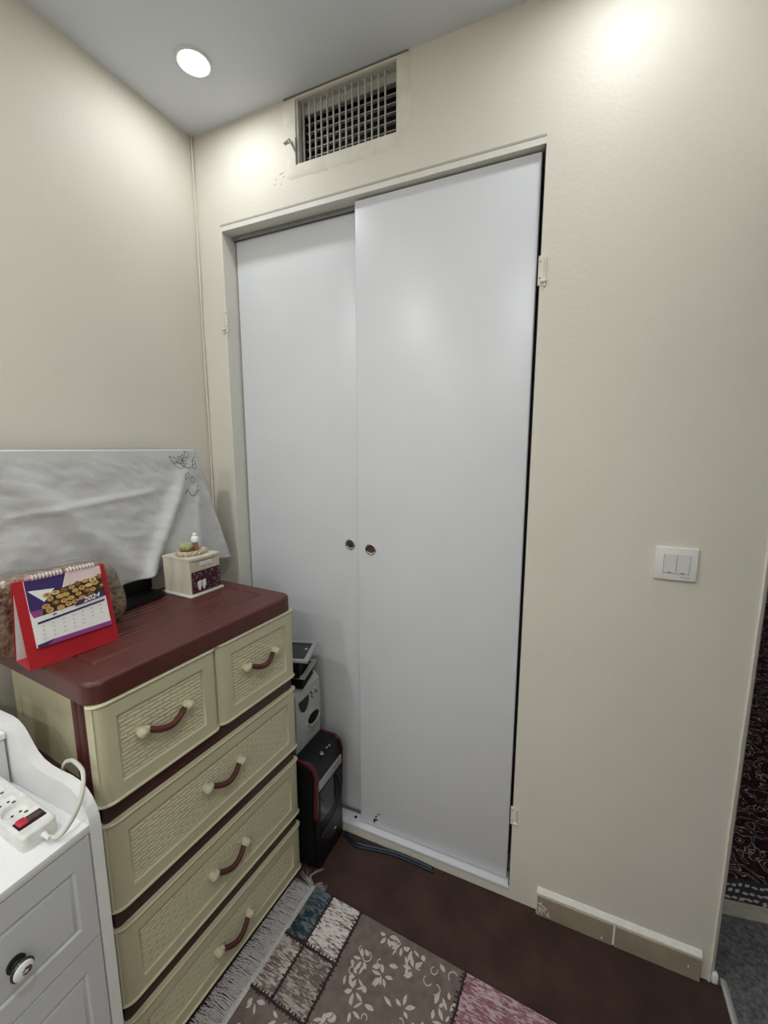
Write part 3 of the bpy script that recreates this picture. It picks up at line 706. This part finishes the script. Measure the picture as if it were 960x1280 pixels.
for k in range(3):
    ph = k * 2.1
    m.tube([(.004 + (.032 + .004 * math.cos(5 * t + ph)) * math.cos(t), (.043 + .005 * math.cos(5 * t + ph)) * math.sin(t), BH + .012 + .004 * math.sin(5 * t + ph)) for t in lin(0, 2 * math.pi, 60)], .0056, 6)
m.lathe([(.0, .0), (.030, .0), (.026, .006), (.0, .009)], (.004, 0, BH + .005), 'z', 20, 1, 1.5); m.build('straw_wreath', RAFFIA, bx)
b = bmesh.new(); bmesh.ops.create_icosphere(b, subdivisions=3, radius=.019)
for q_ in b.verts: q_.co *= 1 + .22 * noise.noise(q_.co * 130); q_.co = Vector((q_.co.x + .0, q_.co.y * 1.15 - .018, q_.co.z * .85 + BH + .031))
MB().bm(b).build('moss_ball', MOSS, bx, angle=180)
m = MB(); m.lathe([(.0, .0), (.009, .0), (.009, .026), (.0, .027)], (.0, .018, BH + .016), 'z', 18); m.build('cork_stem', CORK, bx)
m = MB(); m.lathe([(.0095, .0), (.0125, .003), (.0135, .011), (.011, .018), (.0065, .022), (.0075, .027), (.005, .031), (.0, .033)], (.0, .018, BH + .040), 'z', 20); m.build('porcelain_cap', GLASSW, bx)
m = MB(); m.rbox((.020, .022, BH + .012), (.0235, .034, BH + .022), .001, 1); m.tube([(.026, .012, BH + .018), (.032, .020, BH + .012), (.035, .026, BH + .004)], .003, 6); m.build('ribbon', CARDW, bx)

# ------------------------------------------------------------------ computer tower and the devices on it
pc = thing('computer_tower', 'black computer tower with dark red edge trim standing beside the chest', 'computer', (.40, -.099, 0))
HY = .089
m = MB(); m.rbox((-.17, -HY, .012), (.176, HY, .408), .004, 1); m.build('case', BLACKM, pc)
for sx in (-.14, .14):
    for sy in (-.07, .07):
        m = MB(); m.lathe([(.014, 0), (.014, .013)], (sx, sy, 0), 'z', 12); m.build('foot', BLACKM, pc)
m = MB(); m.prism([(.174, .006), (.190, .008), (.192, .20), (.190, .375), (.178, .410), (.150, .419), (.02, .419), (.02, .405), (.174, .405)], 1, -HY + .008, HY - .008); fb = m.build('front_bezel', BLACK, pc)
for sg in (-1, 1):
    m = MB(); y0_, y1_ = sorted((sg * (HY - .009), sg * (HY + .001)))
    pts = [(.176, .215), (.190, .215), (.194, .372), (.184, .404), (.160, .4205), (.06, .4205), (.06, .412), (.15, .411), (.176, .395), (.182, .37)]
    m.prism(pts, 1, y0_, y1_); m.build('side_trim', REDPL, pc)
m = MB(); m.rbox((.188, -HY + .011, .318), (.1945, HY - .011, .352), .002, 1); dv = m.build('drive_bay', SILVD, pc)
m = MB(); m.box((.1944, .02, .333), (.195, .05, .336)); m.build('drive_slot', SWG, dv)
m = MB(); m.rbox((.188, -HY + .012, .19), (.1945, .020, .312), .003, 1); m.build('smoked_door', SMOKE, pc)
m = MB(); m.rbox((.188, .026, .21), (.1955, HY - .014, .312), .003, 1); m.build('port_panel', BLACK, pc)
m = MB(); m.tube([(.1955, .035, .30), (.199, .05, .26), (.1955, .06, .22)], .004, 6); m.build('door_latch', DGUN, pc)
m = MB(); m.prism([(-HY + .015, .13), (.03, .15), (HY - .014, .195), (HY - .014, .10), (.0, .06)], 0, .190, .1945); m.build('lower_grille', mat('grey_black_grille', (.035, .035, .037), .4), pc)
m = MB(); m.lathe([(.0, .004), (.006, .003), (.007, -.002)], (.193, .02, .085), 'x', 12); m.build('badge', CHROME, pc)
m = MB(); m.lathe([(.0, .003), (.006, .003), (.008, .0), (.008, -.003)], (.170, -.022, .4205), 'z', 14); m.build('power_button', CHROME, pc)
m = MB()
for k in range(2): m.rbox((.168 + k * .002, .004 + k * .014, .418), (.175 + k * .002, .015 + k * .014, .4215), .001, 1)
m.build('usb_port', CHROME, pc)

au = thing('audio_unit', 'silver grey audio unit with dark display standing on the computer tower', 'audio player', (.40, -.092, .4205))
m = MB(); m.prism([(-.085, 0), (.086, 0), (.088, .215), (.06, .238), (-.085, .242)], 1, -.072, .076); m.build('housing', BLACK, au)
m = MB(); m.prism([(.080, .0), (.095, .0), (.100, .12), (.096, .222), (.074, .246), (.066, .240), (.084, .215)], 1, -.075, .079); fp = m.build('front_panel', SILVER, au)
arc = [(-.056 + .030 + .030 * math.cos(a_), .190 + .050 * -abs(math.sin(a_))) for a_ in lin(0, math.pi, 14)]
m = MB(); m.prism([(y, z - (z - .19) * -.0) for y, z in arc], 0, .094, .1005); m.build('display', BLACK, au)
m = MB(); m.lathe([(.0, .004), (.036, .004), (.042, .002), (.044, -.003)], (.0965, .020, .085), 'x', 32, 1.25, 1.25); gr = m.build('grip_dish', SILVER, au)
m = MB(); m.lathe([(.0, .0062), (.026, .0055), (.03, .003)], (.0965, .028, .088), 'x', 26, 1.25, .75); m.build('grip_slot', BLACKM, au)
m = MB(); m.tube([(.103, .028 + .040 * math.cos(a_), .088 + .026 * math.sin(a_)) for a_ in lin(-math.pi * .95, .1, 18)], .0045, 7); m.build('grip_rim', SILVD, au)
for (yy, zz, r_) in ((.030, .185, .007), (.046, .196, .005), (.024, .172, .004), (.036, .166, .005), (.052, .178, .004), (.020, .190, .004)):
    m = MB(); m.lathe([(.0, .005), (r_ * .7, .0045), (r_, .002), (r_, -.003)], (.098, yy, zz), 'x', 12); m.build('button', SILVD if r_ > .0045 else DGUN, au)
m = MB(); m.lathe([(.0, .003), (.003, .002), (.004, -.002)], (.097, -.005, .022), 'x', 10); m.build('indicator', SILVD, au)

def rim_device(loc, rz, lx, ly, hb, label, inset=0.0, dot=True, tip=0.0):
    t = thing('rimmed_device', label, 'electronics', loc, rz)
    m = MB(); m.rbox((-lx, 0.012, 0.0), (-.012 - inset, ly - .012 - inset, hb), .003, 1); m.build('body', BLACKM, t)
    m = MB(); o = [(-lx - .004, -.0), (0, 0), (0, ly), (-lx - .004, ly)]; w = .016; i = [(-lx + w, w), (-w, w), (-w, ly - w), (-lx + w, ly - w)]
    z0, z1 = hb, hb + .007
    vs_ = [(x, y, z) for z in (z0, z1) for pts in (o, i) for x, y in pts]
    fs = []
    for k in range(4):
        j = (k + 1) % 4; fs += [[k, j, 4 + j, 4 + k], [8 + k, 12 + k, 12 + j, 8 + j], [k, 8 + k, 8 + j, j], [4 + k, 4 + j, 12 + j, 12 + k]]
    m.add(vs_, fs); m.build('silver_rim', SILVD, t, False, recalc=True)
    m = MB(); m.box((-lx + w - .001, w - .001, hb - .002), (-w + .001, ly - w + .001, hb + .003)); m.build('black_top', SMOKE, t)
    if dot: m = MB(); m.lathe([(.0, .0045), (.006, .004), (.007, .002)], (-.030, ly * .62, hb), 'z', 14, .8, 1.3); m.build('badge', SILVD, t)
    return t
rim_device((.528, -.150, .6625), R(15), .12, .135, .046, 'flat black device with silver rim resting on the grey audio unit', dot=False)
rim_device((.548, -.160, .7126), R(19), .115, .155, .066, 'flat black device with silver rim and badge, topmost above the grey audio unit', inset=.022)

# ------------------------------------------------------------------ white cabinet
wc = thing('bedside_cabinet', 'white painted cabinet with scalloped side panel and framed drawers', 'cabinet', (.27, -1.06, 0))
def W(x, y, z): return (x - .27, y + 1.06, z)
CY0, CY1 = -1.262, -.858; CXF = .522
prof = [(.012, .0), (CXF + .001, .0), (CXF + .001, .770), (.5215, .792), (.516, .808), (.506, .824), (.492, .837), (.472, .846), (.445, .8495), (.412, .8485), (.378, .850), (.352, .856), (.333, .867), (.318, .882), (.304, .899), (.290, .913), (.272, .922), (.252, .926), (.012, .926)]
for ya, yb in ((-.858, -.838), (-1.282, -1.262)):
    m = MB(); m.prism([(x - .27, z) for x, z in prof], 1, ya + 1.06, yb + 1.06); m.build('side_panel', CABT, wc, True, 25)
m = MB(); m.rbox(W(.012, CY0, .768), W(CXF, CY1, .785), .002, 2); m.build('top', CABT, wc)
m = MB(); m.box(W(.014, CY0, .03), W(CXF - .03, CY1, .768)); m.box(W(.05, CY0, 0), W(CXF - .02, CY1, .05)); m.build('carcass', CABW, wc, False)
m = MB(); m.rbox(W(.012, CY0, .785), W(.250, CY1 - .002, .890), .001, 1); m.build('riser_box', CABW, wc)
m = MB(); m.rbox(W(.012, CY0, .890), W(.262, CY1 - .001, .904), .002, 2); m.build('riser_shelf', CABT, wc)
m = MB(); m.rbox(W(.25, CY0 + .003, .788), W(.260, CY1 - .004, .887), .001, 1); m.build('riser_drawer', CABW, wc)
for z0, z1 in ((.5405, .7655), (.304, .5365), (.062, .300)):
    y0, y1 = CY0 + .003, CY1 - .003; g0, g1, h0, h1 = y0 + .032, y1 - .030, z0 + .042, z1 - .050
    def f(y, z):
        e = min(y - g0, g1 - y, z - h0, h1 - z); x = CXF - .001
        if e > 0: x -= .004 * min(1, e / .0035) - .003 * max(0, min(1, (e - .006) / .006))
        return W(x, y, z)
    yl = sorted([y0, y1] + [g0 + q_ for q_ in (0, .0035, .006, .012)] + [g1 - q_ for q_ in (0, .0035, .006, .012)]); zl = sorted([z0, z1] + [h0 + q_ for q_ in (0, .0035, .006, .012)] + [h1 - q_ for q_ in (0, .0035, .006, .012)])
    m = MB(); m.field(yl, zl, f, lambda y, z: W(CXF - .024, y, z)); d = m.build('drawer', CABW, wc, True, 20)
    for ky in (-.992, -1.128):
        kz = (z0 + z1) / 2 - .012; k0 = W(CXF - .002, ky, kz)
        m = MB(); m.lathe([(.013, -.002), (.014, .003), (.008, .005), (.007, .014), (.012, .017), (.0165, .019), (.0175, .022), (.016, .0245), (.0, .0245)], k0, 'x', 28); m.build('knob_rim', DGUN, d)
        m = MB(); m.lathe([(.0150, .023), (.0145, .0265), (.010, .029), (.0, .030)], k0, 'x', 28); m.build('knob_face', GLASSW, d)
        m = MB(); kk = (k0[0] + .0298, k0[1], k0[2]); m.cur = 0
        for j in range(7):
            a_ = j * .9; r0 = .0045; m.cur = j % 2
            cy, cz = kk[1] + .003 + r0 * math.cos(a_), kk[2] + r0 * math.sin(a_)
            m.lathe([(.0, .0006), (.0028, .0002), (.0030, -.0012)], (kk[0] - .0004, cy, cz), 'x', 8)
        m.build('knob_flower_print', [mat('plum_print', (.12, .02, .07), .4), mat('olive_print', (.10, .11, .05), .4)], d)

# ------------------------------------------------------------------ power strip on the cabinet
ps = thing('power_strip', 'white multi socket power strip with red switch lying on the white cabinet', 'power strip', (.345, -.909, .785), R(-3))
LX, WY, HZ = .135, .029, .031
def sock(x, y):
    z = HZ
    for sx in (-.095, -.048, .0, .048):
        d = math.hypot(x - sx + .0, (y + .001)) ; z -= .010 * (1 - sm(.0185, .0215, d))
    e = min(LX - abs(x), WY - abs(y)); r = .006
    ex, ey = LX - abs(x), WY - abs(y)
    if ex < .012 and ey < .012: e = .012 - math.hypot(.012 - ex, .012 - ey)
    e = max(e, 0)
    if e < r: z -= r - math.sqrt(max(0, r * r - (r - e) ** 2))
    return z
def cl_(x, y):
    ex, ey = LX - abs(x), WY - abs(y); r = .012
    if ex < r and ey < r:
        d = math.hypot(r - ex, r - ey)
        if d > r: k = r / d; x = math.copysign(LX - r + (r - ex) * k, x); y = math.copysign(WY - r + (r - ey) * k, y)
    return x, y
def pf(x, y): x, y = cl_(x, y); return (x, y, sock(x, y))
def pb(x, y): x, y = cl_(x, y); return (x, y, 0.0)
gx = sorted(set([round(q_, 5) for q_ in lin(-LX, LX, 130)] + [s_ * (LX - q_) for s_ in (-1, 1) for q_ in (.0005, .001, .003)])); gy = sorted(set([round(q_, 5) for q_ in lin(-WY, WY, 30)] + [s_ * (WY - q_) for s_ in (-1, 1) for q_ in (.0005, .001, .003)]))
m = MB(); m.field(gx, gy, pf, pb); m.build('housing', STRIPW, ps, angle=50)
for sx in (-.095, -.048, .0, .048):
    m = MB()
    for sy in (-.0065, .0065): m.lathe([(.0, .0006), (.0024, .0006), (.0026, -.001)], (sx, sy - .001, HZ - .010), 'z', 10)
    m.build('pin_hole', BLACKM, ps)
    m = MB(); m.rbox((sx + .0205, .003, HZ - .0015), (sx + .0265, .009, HZ + .0006), .0006, 1); m.build('indicator_print', BRED, ps)
m = MB(); m.rbox((.085, -.022, HZ - .002), (.112, .022, HZ + .0008), .0008, 1); sw = m.build('switch_plate', DGUN, ps)
m = MB(); m.prism([(.089, HZ), (.108, HZ), (.107, HZ + .0045), (.098, HZ + .003), (.090, HZ + .0015)], 1, -.008, .018); m.build('switch_rocker', mat('dark_red_rocker', (.06, .012, .018), .3), sw)
m = MB(); m.rbox((.088, -.020, HZ), (.109, -.004, HZ + .0075), .004, 3); m.build('switch_light', REDSW, sw)
m = MB(); m.lathe([(.0055, 0), (.0055, .006), (.0042, .010), (.0036, .022)], (LX - .002, .004, .013), 'x', 14); m.build('strain_relief', STRIPW, ps)
inv = Matrix.Translation(Vector((.345, -.909, .785))) @ Matrix.Rotation(R(-3), 4, 'Z'); inv.invert()
cpts = [Vector((.494, -.911, .7975)), Vector((.510, -.903, .797)), Vector((.523, -.890, .818)), Vector((.531, -.874, .850)), Vector((.524, -.862, .872)), Vector((.505, -.850, .888)), Vector((.470, -.842, .889)), Vector((.435, -.834, .876)), Vector((.40, -.8295, .845)), Vector((.37, -.829, .74)), Vector((.36, -.829, .55))]
m = MB(); m.tube([inv @ q_ for q_ in cpts], .0038, 8, True, 6); m.build('cord', mat('cord_sheath', (.60, .58, .52), .45), ps)

# ------------------------------------------------------------------ cable on the carpet
m = MB(); m.tube([(.600, -.004 - .006, .006), (.622, -.022, .006), (.660, -.034, .006), (.70, -.030, .006), (.737, -.023, .006), (.785, -.014, .006), (.83, -.010, .006), (.90, -.010, .006), (.957, -.014, .006)], .0058, 10, True, 6)
m.tube([(.600, -.024, .005), (.625, -.034, .005), (.665, -.046, .005), (.72, -.037, .005), (.80, -.022, .005), (.90, -.0205, .005), (.965, -.023, .005)], .0045, 8, True, 6)
tag(m.build('cable', BLUEC), 'dark blue cable lying along the closet sill on the brown carpet', 'cable')

# ------------------------------------------------------------------ patchwork rug
RA = R(-3.0)
rug = thing('patchwork_rug', 'patchwork rug of taupe floral, pink, slate and off white patches with white fringe', 'rug', (.607, -.236, 0), RA)
RW, RL = 1.14, 1.75     # local x to the right, local -y towards the room
m = MB(); m.box((.0, -RL, .0), (RW, 0, .0055)); m.build('backing', STITCH, rug)
stq = MB(); random.seed(21)
def stitch_line(p, q_):
    p, q_ = Vector((*p, 0)), Vector((*q_, 0)); d = q_ - p; L = d.length; d.normalize(); n_ = Vector((-d.y, d.x, 0)); k = 0; s_ = 0
    N = max(2, int(L / .012)); pts = []
    for i in range(N + 1): pts.append(p + d * (L * i / N) + n_ * random.uniform(-.0012, .0012) + Vector((0, 0, .0078)))
    stq.tube(pts, .0034, 5)
    while s_ < L:
        b0 = p + d * s_ + Vector((0, 0, .0082)); stq.tube([b0 - n_ * random.uniform(.003, .009), b0 + n_ * random.uniform(.004, .012) + d * random.uniform(-.002, .002)], .0022, 4); s_ += random.uniform(.009, .014)
def floral(x0, x1, y0, y1, n, par):
    fl = MB()
    def petal(x, y, a, l, w):
        ca, sa = math.cos(a), math.sin(a); pts = []
        for s_, t in ((0, 0), (.25, .7), (.55, 1), (.8, .6), (1, 0), (.8, -.5), (.5, -.8), (.22, -.55)):
            px, py = x + s_ * l * ca - t * w * sa, y + s_ * l * sa + t * w * ca
            if not (x0 + .003 < px < x1 - .003 and y0 + .003 < py < y1 - .003): return
            pts.append((px, py))
        fl.add([(a_, b_, .0079) for a_, b_ in pts] + [(x + .5 * l * ca, y + .5 * l * sa, .0086)], [(j, (j + 1) % 8, 8) for j in range(8)])
    for _ in range(n):
        x, y = random.uniform(x0 + .01, x1 - .01), random.uniform(y0 + .01, y1 - .01); k = random.random()
        if k < .30:
            a0 = random.random() * 6
            for j in range(random.choice((3, 4, 5))): petal(x + .006 * math.cos(a0 + j * 1.1), y + .006 * math.sin(a0 + j * 1.1), a0 + j * 1.1, random.uniform(.018, .030), random.uniform(.0035, .007))
        elif k < .72: petal(x, y, random.random() * 6, random.uniform(.015, .034), random.uniform(.004, .008))
        else:
            r_ = random.uniform(.007, .013); a0 = random.random() * 6
            pts = [(x + r_ * math.cos(a0 + t), y + r_ * math.sin(a0 + t), .0078) for t in lin(0, random.uniform(3.4, 5), 9)]
            pts = [(min(max(a_, x0 + .004), x1 - .004), min(max(b_, y0 + .004), y1 - .004), c_) for a_, b_, c_ in pts]
            fl.tube(pts, .0017, 4)
    tag(fl.build('floral_motif', LEAFP, par, False), kind='stuff')
def patch(x0, x1, ya, yb, mt, nf=0, st=True):
    y0, y1 = -yb, -ya; m = MB()
    if x0 < .001: x0 = .001
    m.rbox((x0 + .001, y0 + .001, .004), (x1 - .001, y1 - .001, .0075), .0012, 1); o = m.build('patch', mt, rug)
    if nf: floral(x0, x1, y0, y1, nf, o)
    if st:
        if x1 < RW - .01: stitch_line((x1, y0), (x1, y1))
        if yb < RL - .01: stitch_line((x0, y0), (x1, y0))
patch(0, .073, 0, .158, PT_BLUE); patch(.073, .184, 0, .158, PT_WHITE)
patch(0, .073, .158, .305, PT_BEIGE); patch(.073, .184, .158, .305, PT_TAN)
patch(.184, .530, 0, .42, PT_TAUPE, 115)
patch(0, .184, .305, .62, PT_TAUPE, 62)
patch(.530, .790, 0, .26, PT_PINK); patch(.790, RW, 0, .42, PT_GREY)
patch(.530, .790, .26, .42, PT_WHITE)
patch(.184, .40, .42, .62, PT_PINK); patch(.40, .66, .42, .80, PT_TAN); patch(.66, RW, .42, .80, PT_TAUPE, 70)
patch(.0, .184, .62, .80, PT_BLUE); patch(.184, .40, .62, .80, PT_WHITE)
yy = .80
for k, h in enumerate((.30, .33, .32)):
    xx = 0
    for j, w in enumerate((.26, .34, .24, .30)):
        mt = [PT_BEIGE, PT_TAUPE, PT_PINK, PT_GREY, PT_BLUE, PT_TAN, PT_WHITE][(k * 3 + j * 2) % 7]
        patch(xx, xx + w, yy, yy + h, mt, 60 if mt is PT_TAUPE else 0); xx += w
    yy += h
tag(stq.build('stitching', STITCH, rug, False), kind='stuff')
# fringe along the chest side
fg = MB(); random.seed(3); yb = .004
m = MB(); m.rbox((-.014, -RL, .001), (.002, .0, .008), .003, 2); m.build('selvage', FRINGE, rug)
while yb > -RL:
    x0 = -.010; L = random.uniform(.072, .084); a = random.uniform(-.22, .14); z = random.uniform(.004, .009)
    wx_ = .607 + math.sin(RA) * -yb + x0; wy_ = -.236 + yb
    L = max(.004, min(L, wx_ - .528) if wy_ < -.82 else min(L, wx_ - (.5265 + (wy_ + .207) * .074)))
    if yb > -.012: a += random.uniform(.2, 1.6)
    p0 = Vector((x0, yb, z)); p1 = Vector((x0 - L * .5 * math.cos(a * .5), yb + L * .5 * math.sin(a * .5), z + random.uniform(.0, .003))); p2 = Vector((x0 - L * math.cos(a), yb + L * math.sin(a), .002))
    w = .0008; q0 = Vector((0, w, 0)); zz = Vector((0, 0, .0012))
    fg.add([p0 - q0, p0 + q0, p0 + zz, p1 - q0, p1 + q0, p1 + zz, p2 - q0 * .6, p2 + q0 * .6, p2 + zz * .6], [(0, 3, 5, 2), (2, 5, 4, 1), (3, 6, 8, 5), (5, 8, 7, 4), (0, 1, 4, 3), (3, 4, 7, 6)])
    yb -= random.uniform(.0006, .0012)
for k in range(10):
    a = 1.0 + k * .09; L = random.uniform(.012, .026); x0 = -.004 + k * .0045
    fg.tube([(x0, .0, .005), (x0 + L * .3 * math.cos(a), L * .6, .008), (x0 + L * math.cos(a) * .9, L, .003)], .0008, 4)
tag(fg.build('fringe', FRINGE, rug, False), kind='stuff')

# ------------------------------------------------------------------ Persian rug in the hall
def persian():
    m = bpy.data.materials.new('persian_field_pile'); m.use_nodes = True; nt = m.node_tree; b = nt.nodes['Principled BSDF']
    b.inputs['Roughness'].default_value = .95; b.inputs['Specular IOR Level'].default_value = .1
    tc = nt.nodes.new('ShaderNodeTexCoord'); n1 = nt.nodes.new('ShaderNodeTexNoise'); n1.inputs['Scale'].default_value = 7; n1.inputs['Detail'].default_value = 2
    mixv = nt.nodes.new('ShaderNodeVectorMath'); mixv.operation = 'MULTIPLY_ADD'; mixv.inputs[1].default_value = (.16, .16, .16)
    nt.links.new(tc.outputs['Object'], n1.inputs['Vector']); nt.links.new(n1.outputs['Color'], mixv.inputs[0]); nt.links.new(tc.outputs['Object'], mixv.inputs[2])
    vo = nt.nodes.new('ShaderNodeTexVoronoi'); vo.inputs['Scale'].default_value = 7; nt.links.new(mixv.outputs[0], vo.inputs['Vector'])
    v2 = nt.nodes.new('ShaderNodeTexVoronoi'); v2.inputs['Scale'].default_value = 26; nt.links.new(mixv.outputs[0], v2.inputs['Vector'])
    mm = nt.nodes.new('ShaderNodeMath'); mm.operation = 'MULTIPLY_ADD'; mm.inputs[1].default_value = 3.4
    m5 = nt.nodes.new('ShaderNodeMath'); m5.operation = 'MULTIPLY'; m5.inputs[1].default_value = .8; nt.links.new(v2.outputs['Distance'], m5.inputs[0])
    nt.links.new(vo.outputs['Distance'], mm.inputs[0]); nt.links.new(m5.outputs[0], mm.inputs[2])
    wv = nt.nodes.new('ShaderNodeMath'); wv.operation = 'FRACT'; nt.links.new(mm.outputs[0], wv.inputs[0])
    cr = nt.nodes.new('ShaderNodeValToRGB'); e = cr.color_ramp.elements; cr.color_ramp.interpolation = 'CONSTANT'
    cols = [(0, (.012, .010, .014)), (.22, (.050, .012, .018)), (.48, (.012, .010, .013)), (.60, (.34, .29, .25)), (.68, (.045, .012, .018)), (.84, (.030, .042, .042)), (.92, (.28, .23, .20))]
    e[0].position = 0; e[0].color = (*cols[0][1], 1); e[1].position = cols[1][0]; e[1].color = (*cols[1][1], 1)
    for p_, c_ in cols[2:]: q_ = e.new(p_); q_.color = (*c_, 1)
    nt.links.new(wv.outputs[0], cr.inputs[0])
    n2 = nt.nodes.new('ShaderNodeTexNoise'); n2.inputs['Scale'].default_value = 130; n2.inputs['Detail'].default_value = 2; nt.links.new(tc.outputs['Object'], n2.inputs['Vector'])
    mu = nt.nodes.new('ShaderNodeMix'); mu.data_type = 'RGBA'; mu.blend_type = 'MULTIPLY'; mu.inputs[0].default_value = .7
    nt.links.new(cr.outputs[0], mu.inputs[6]); c2 = nt.nodes.new('ShaderNodeValToRGB'); c2.color_ramp.elements[0].position = .35; c2.color_ramp.elements[1].position = .6; c2.color_ramp.elements[0].color = (.25, .25, .25, 1); c2.color_ramp.elements[1].color = (1.6, 1.6, 1.6, 1)
    nt.links.new(n2.outputs['Fac'], c2.inputs[0]); nt.links.new(c2.outputs[0], mu.inputs[7]); nt.links.new(mu.outputs[2], b.inputs['Base Color'])
    return m
pg = thing('persian_rug', 'dark maroon and black patterned rug with pale border on the grey hall floor', 'rug', (1.80, .222, -.006), R(10))
PW, PL = 2.1, 3.4
m = MB(); m.rbox((.06, 0, 0), (PW, PL, .008), .003, 2); m.build('binding', mat('beige_binding', (.36, .33, .28), .9, .12, 60), pg)
m = MB(); m.box((.08, .052, .003), (PW - .05, PL - .05, .0095)); m.build('border', mat('black_white_border_pile', (.030, .028, .03), .95, .3, 90), pg)
m = MB(); random.seed(9); x = .11
while x < 1.2:
    for r_ in range(3):
        y = .062 + r_ * .026 + random.uniform(-.004, .004); w = random.uniform(.010, .016); a = random.uniform(-.2, .9)
        ca, sa = math.cos(a), math.sin(a)
        m.prism([(x - w * ca, y - w * sa), (x + .006 * sa, y - .006 * ca), (x + w * ca, y + w * sa), (x - .006 * sa, y + .006 * ca)], 2, .0085, .0102)
    x += .021
(lambda o: tag(o, kind='stuff'))(m.build('border_motif', mat('cream_border_pile', (.42, .40, .36), .95, .1, 90), pg))
m = MB(); m.box((.09, .14, .003), (PW - .14, PL - .14, .0105)); m.build('field', persian(), pg)
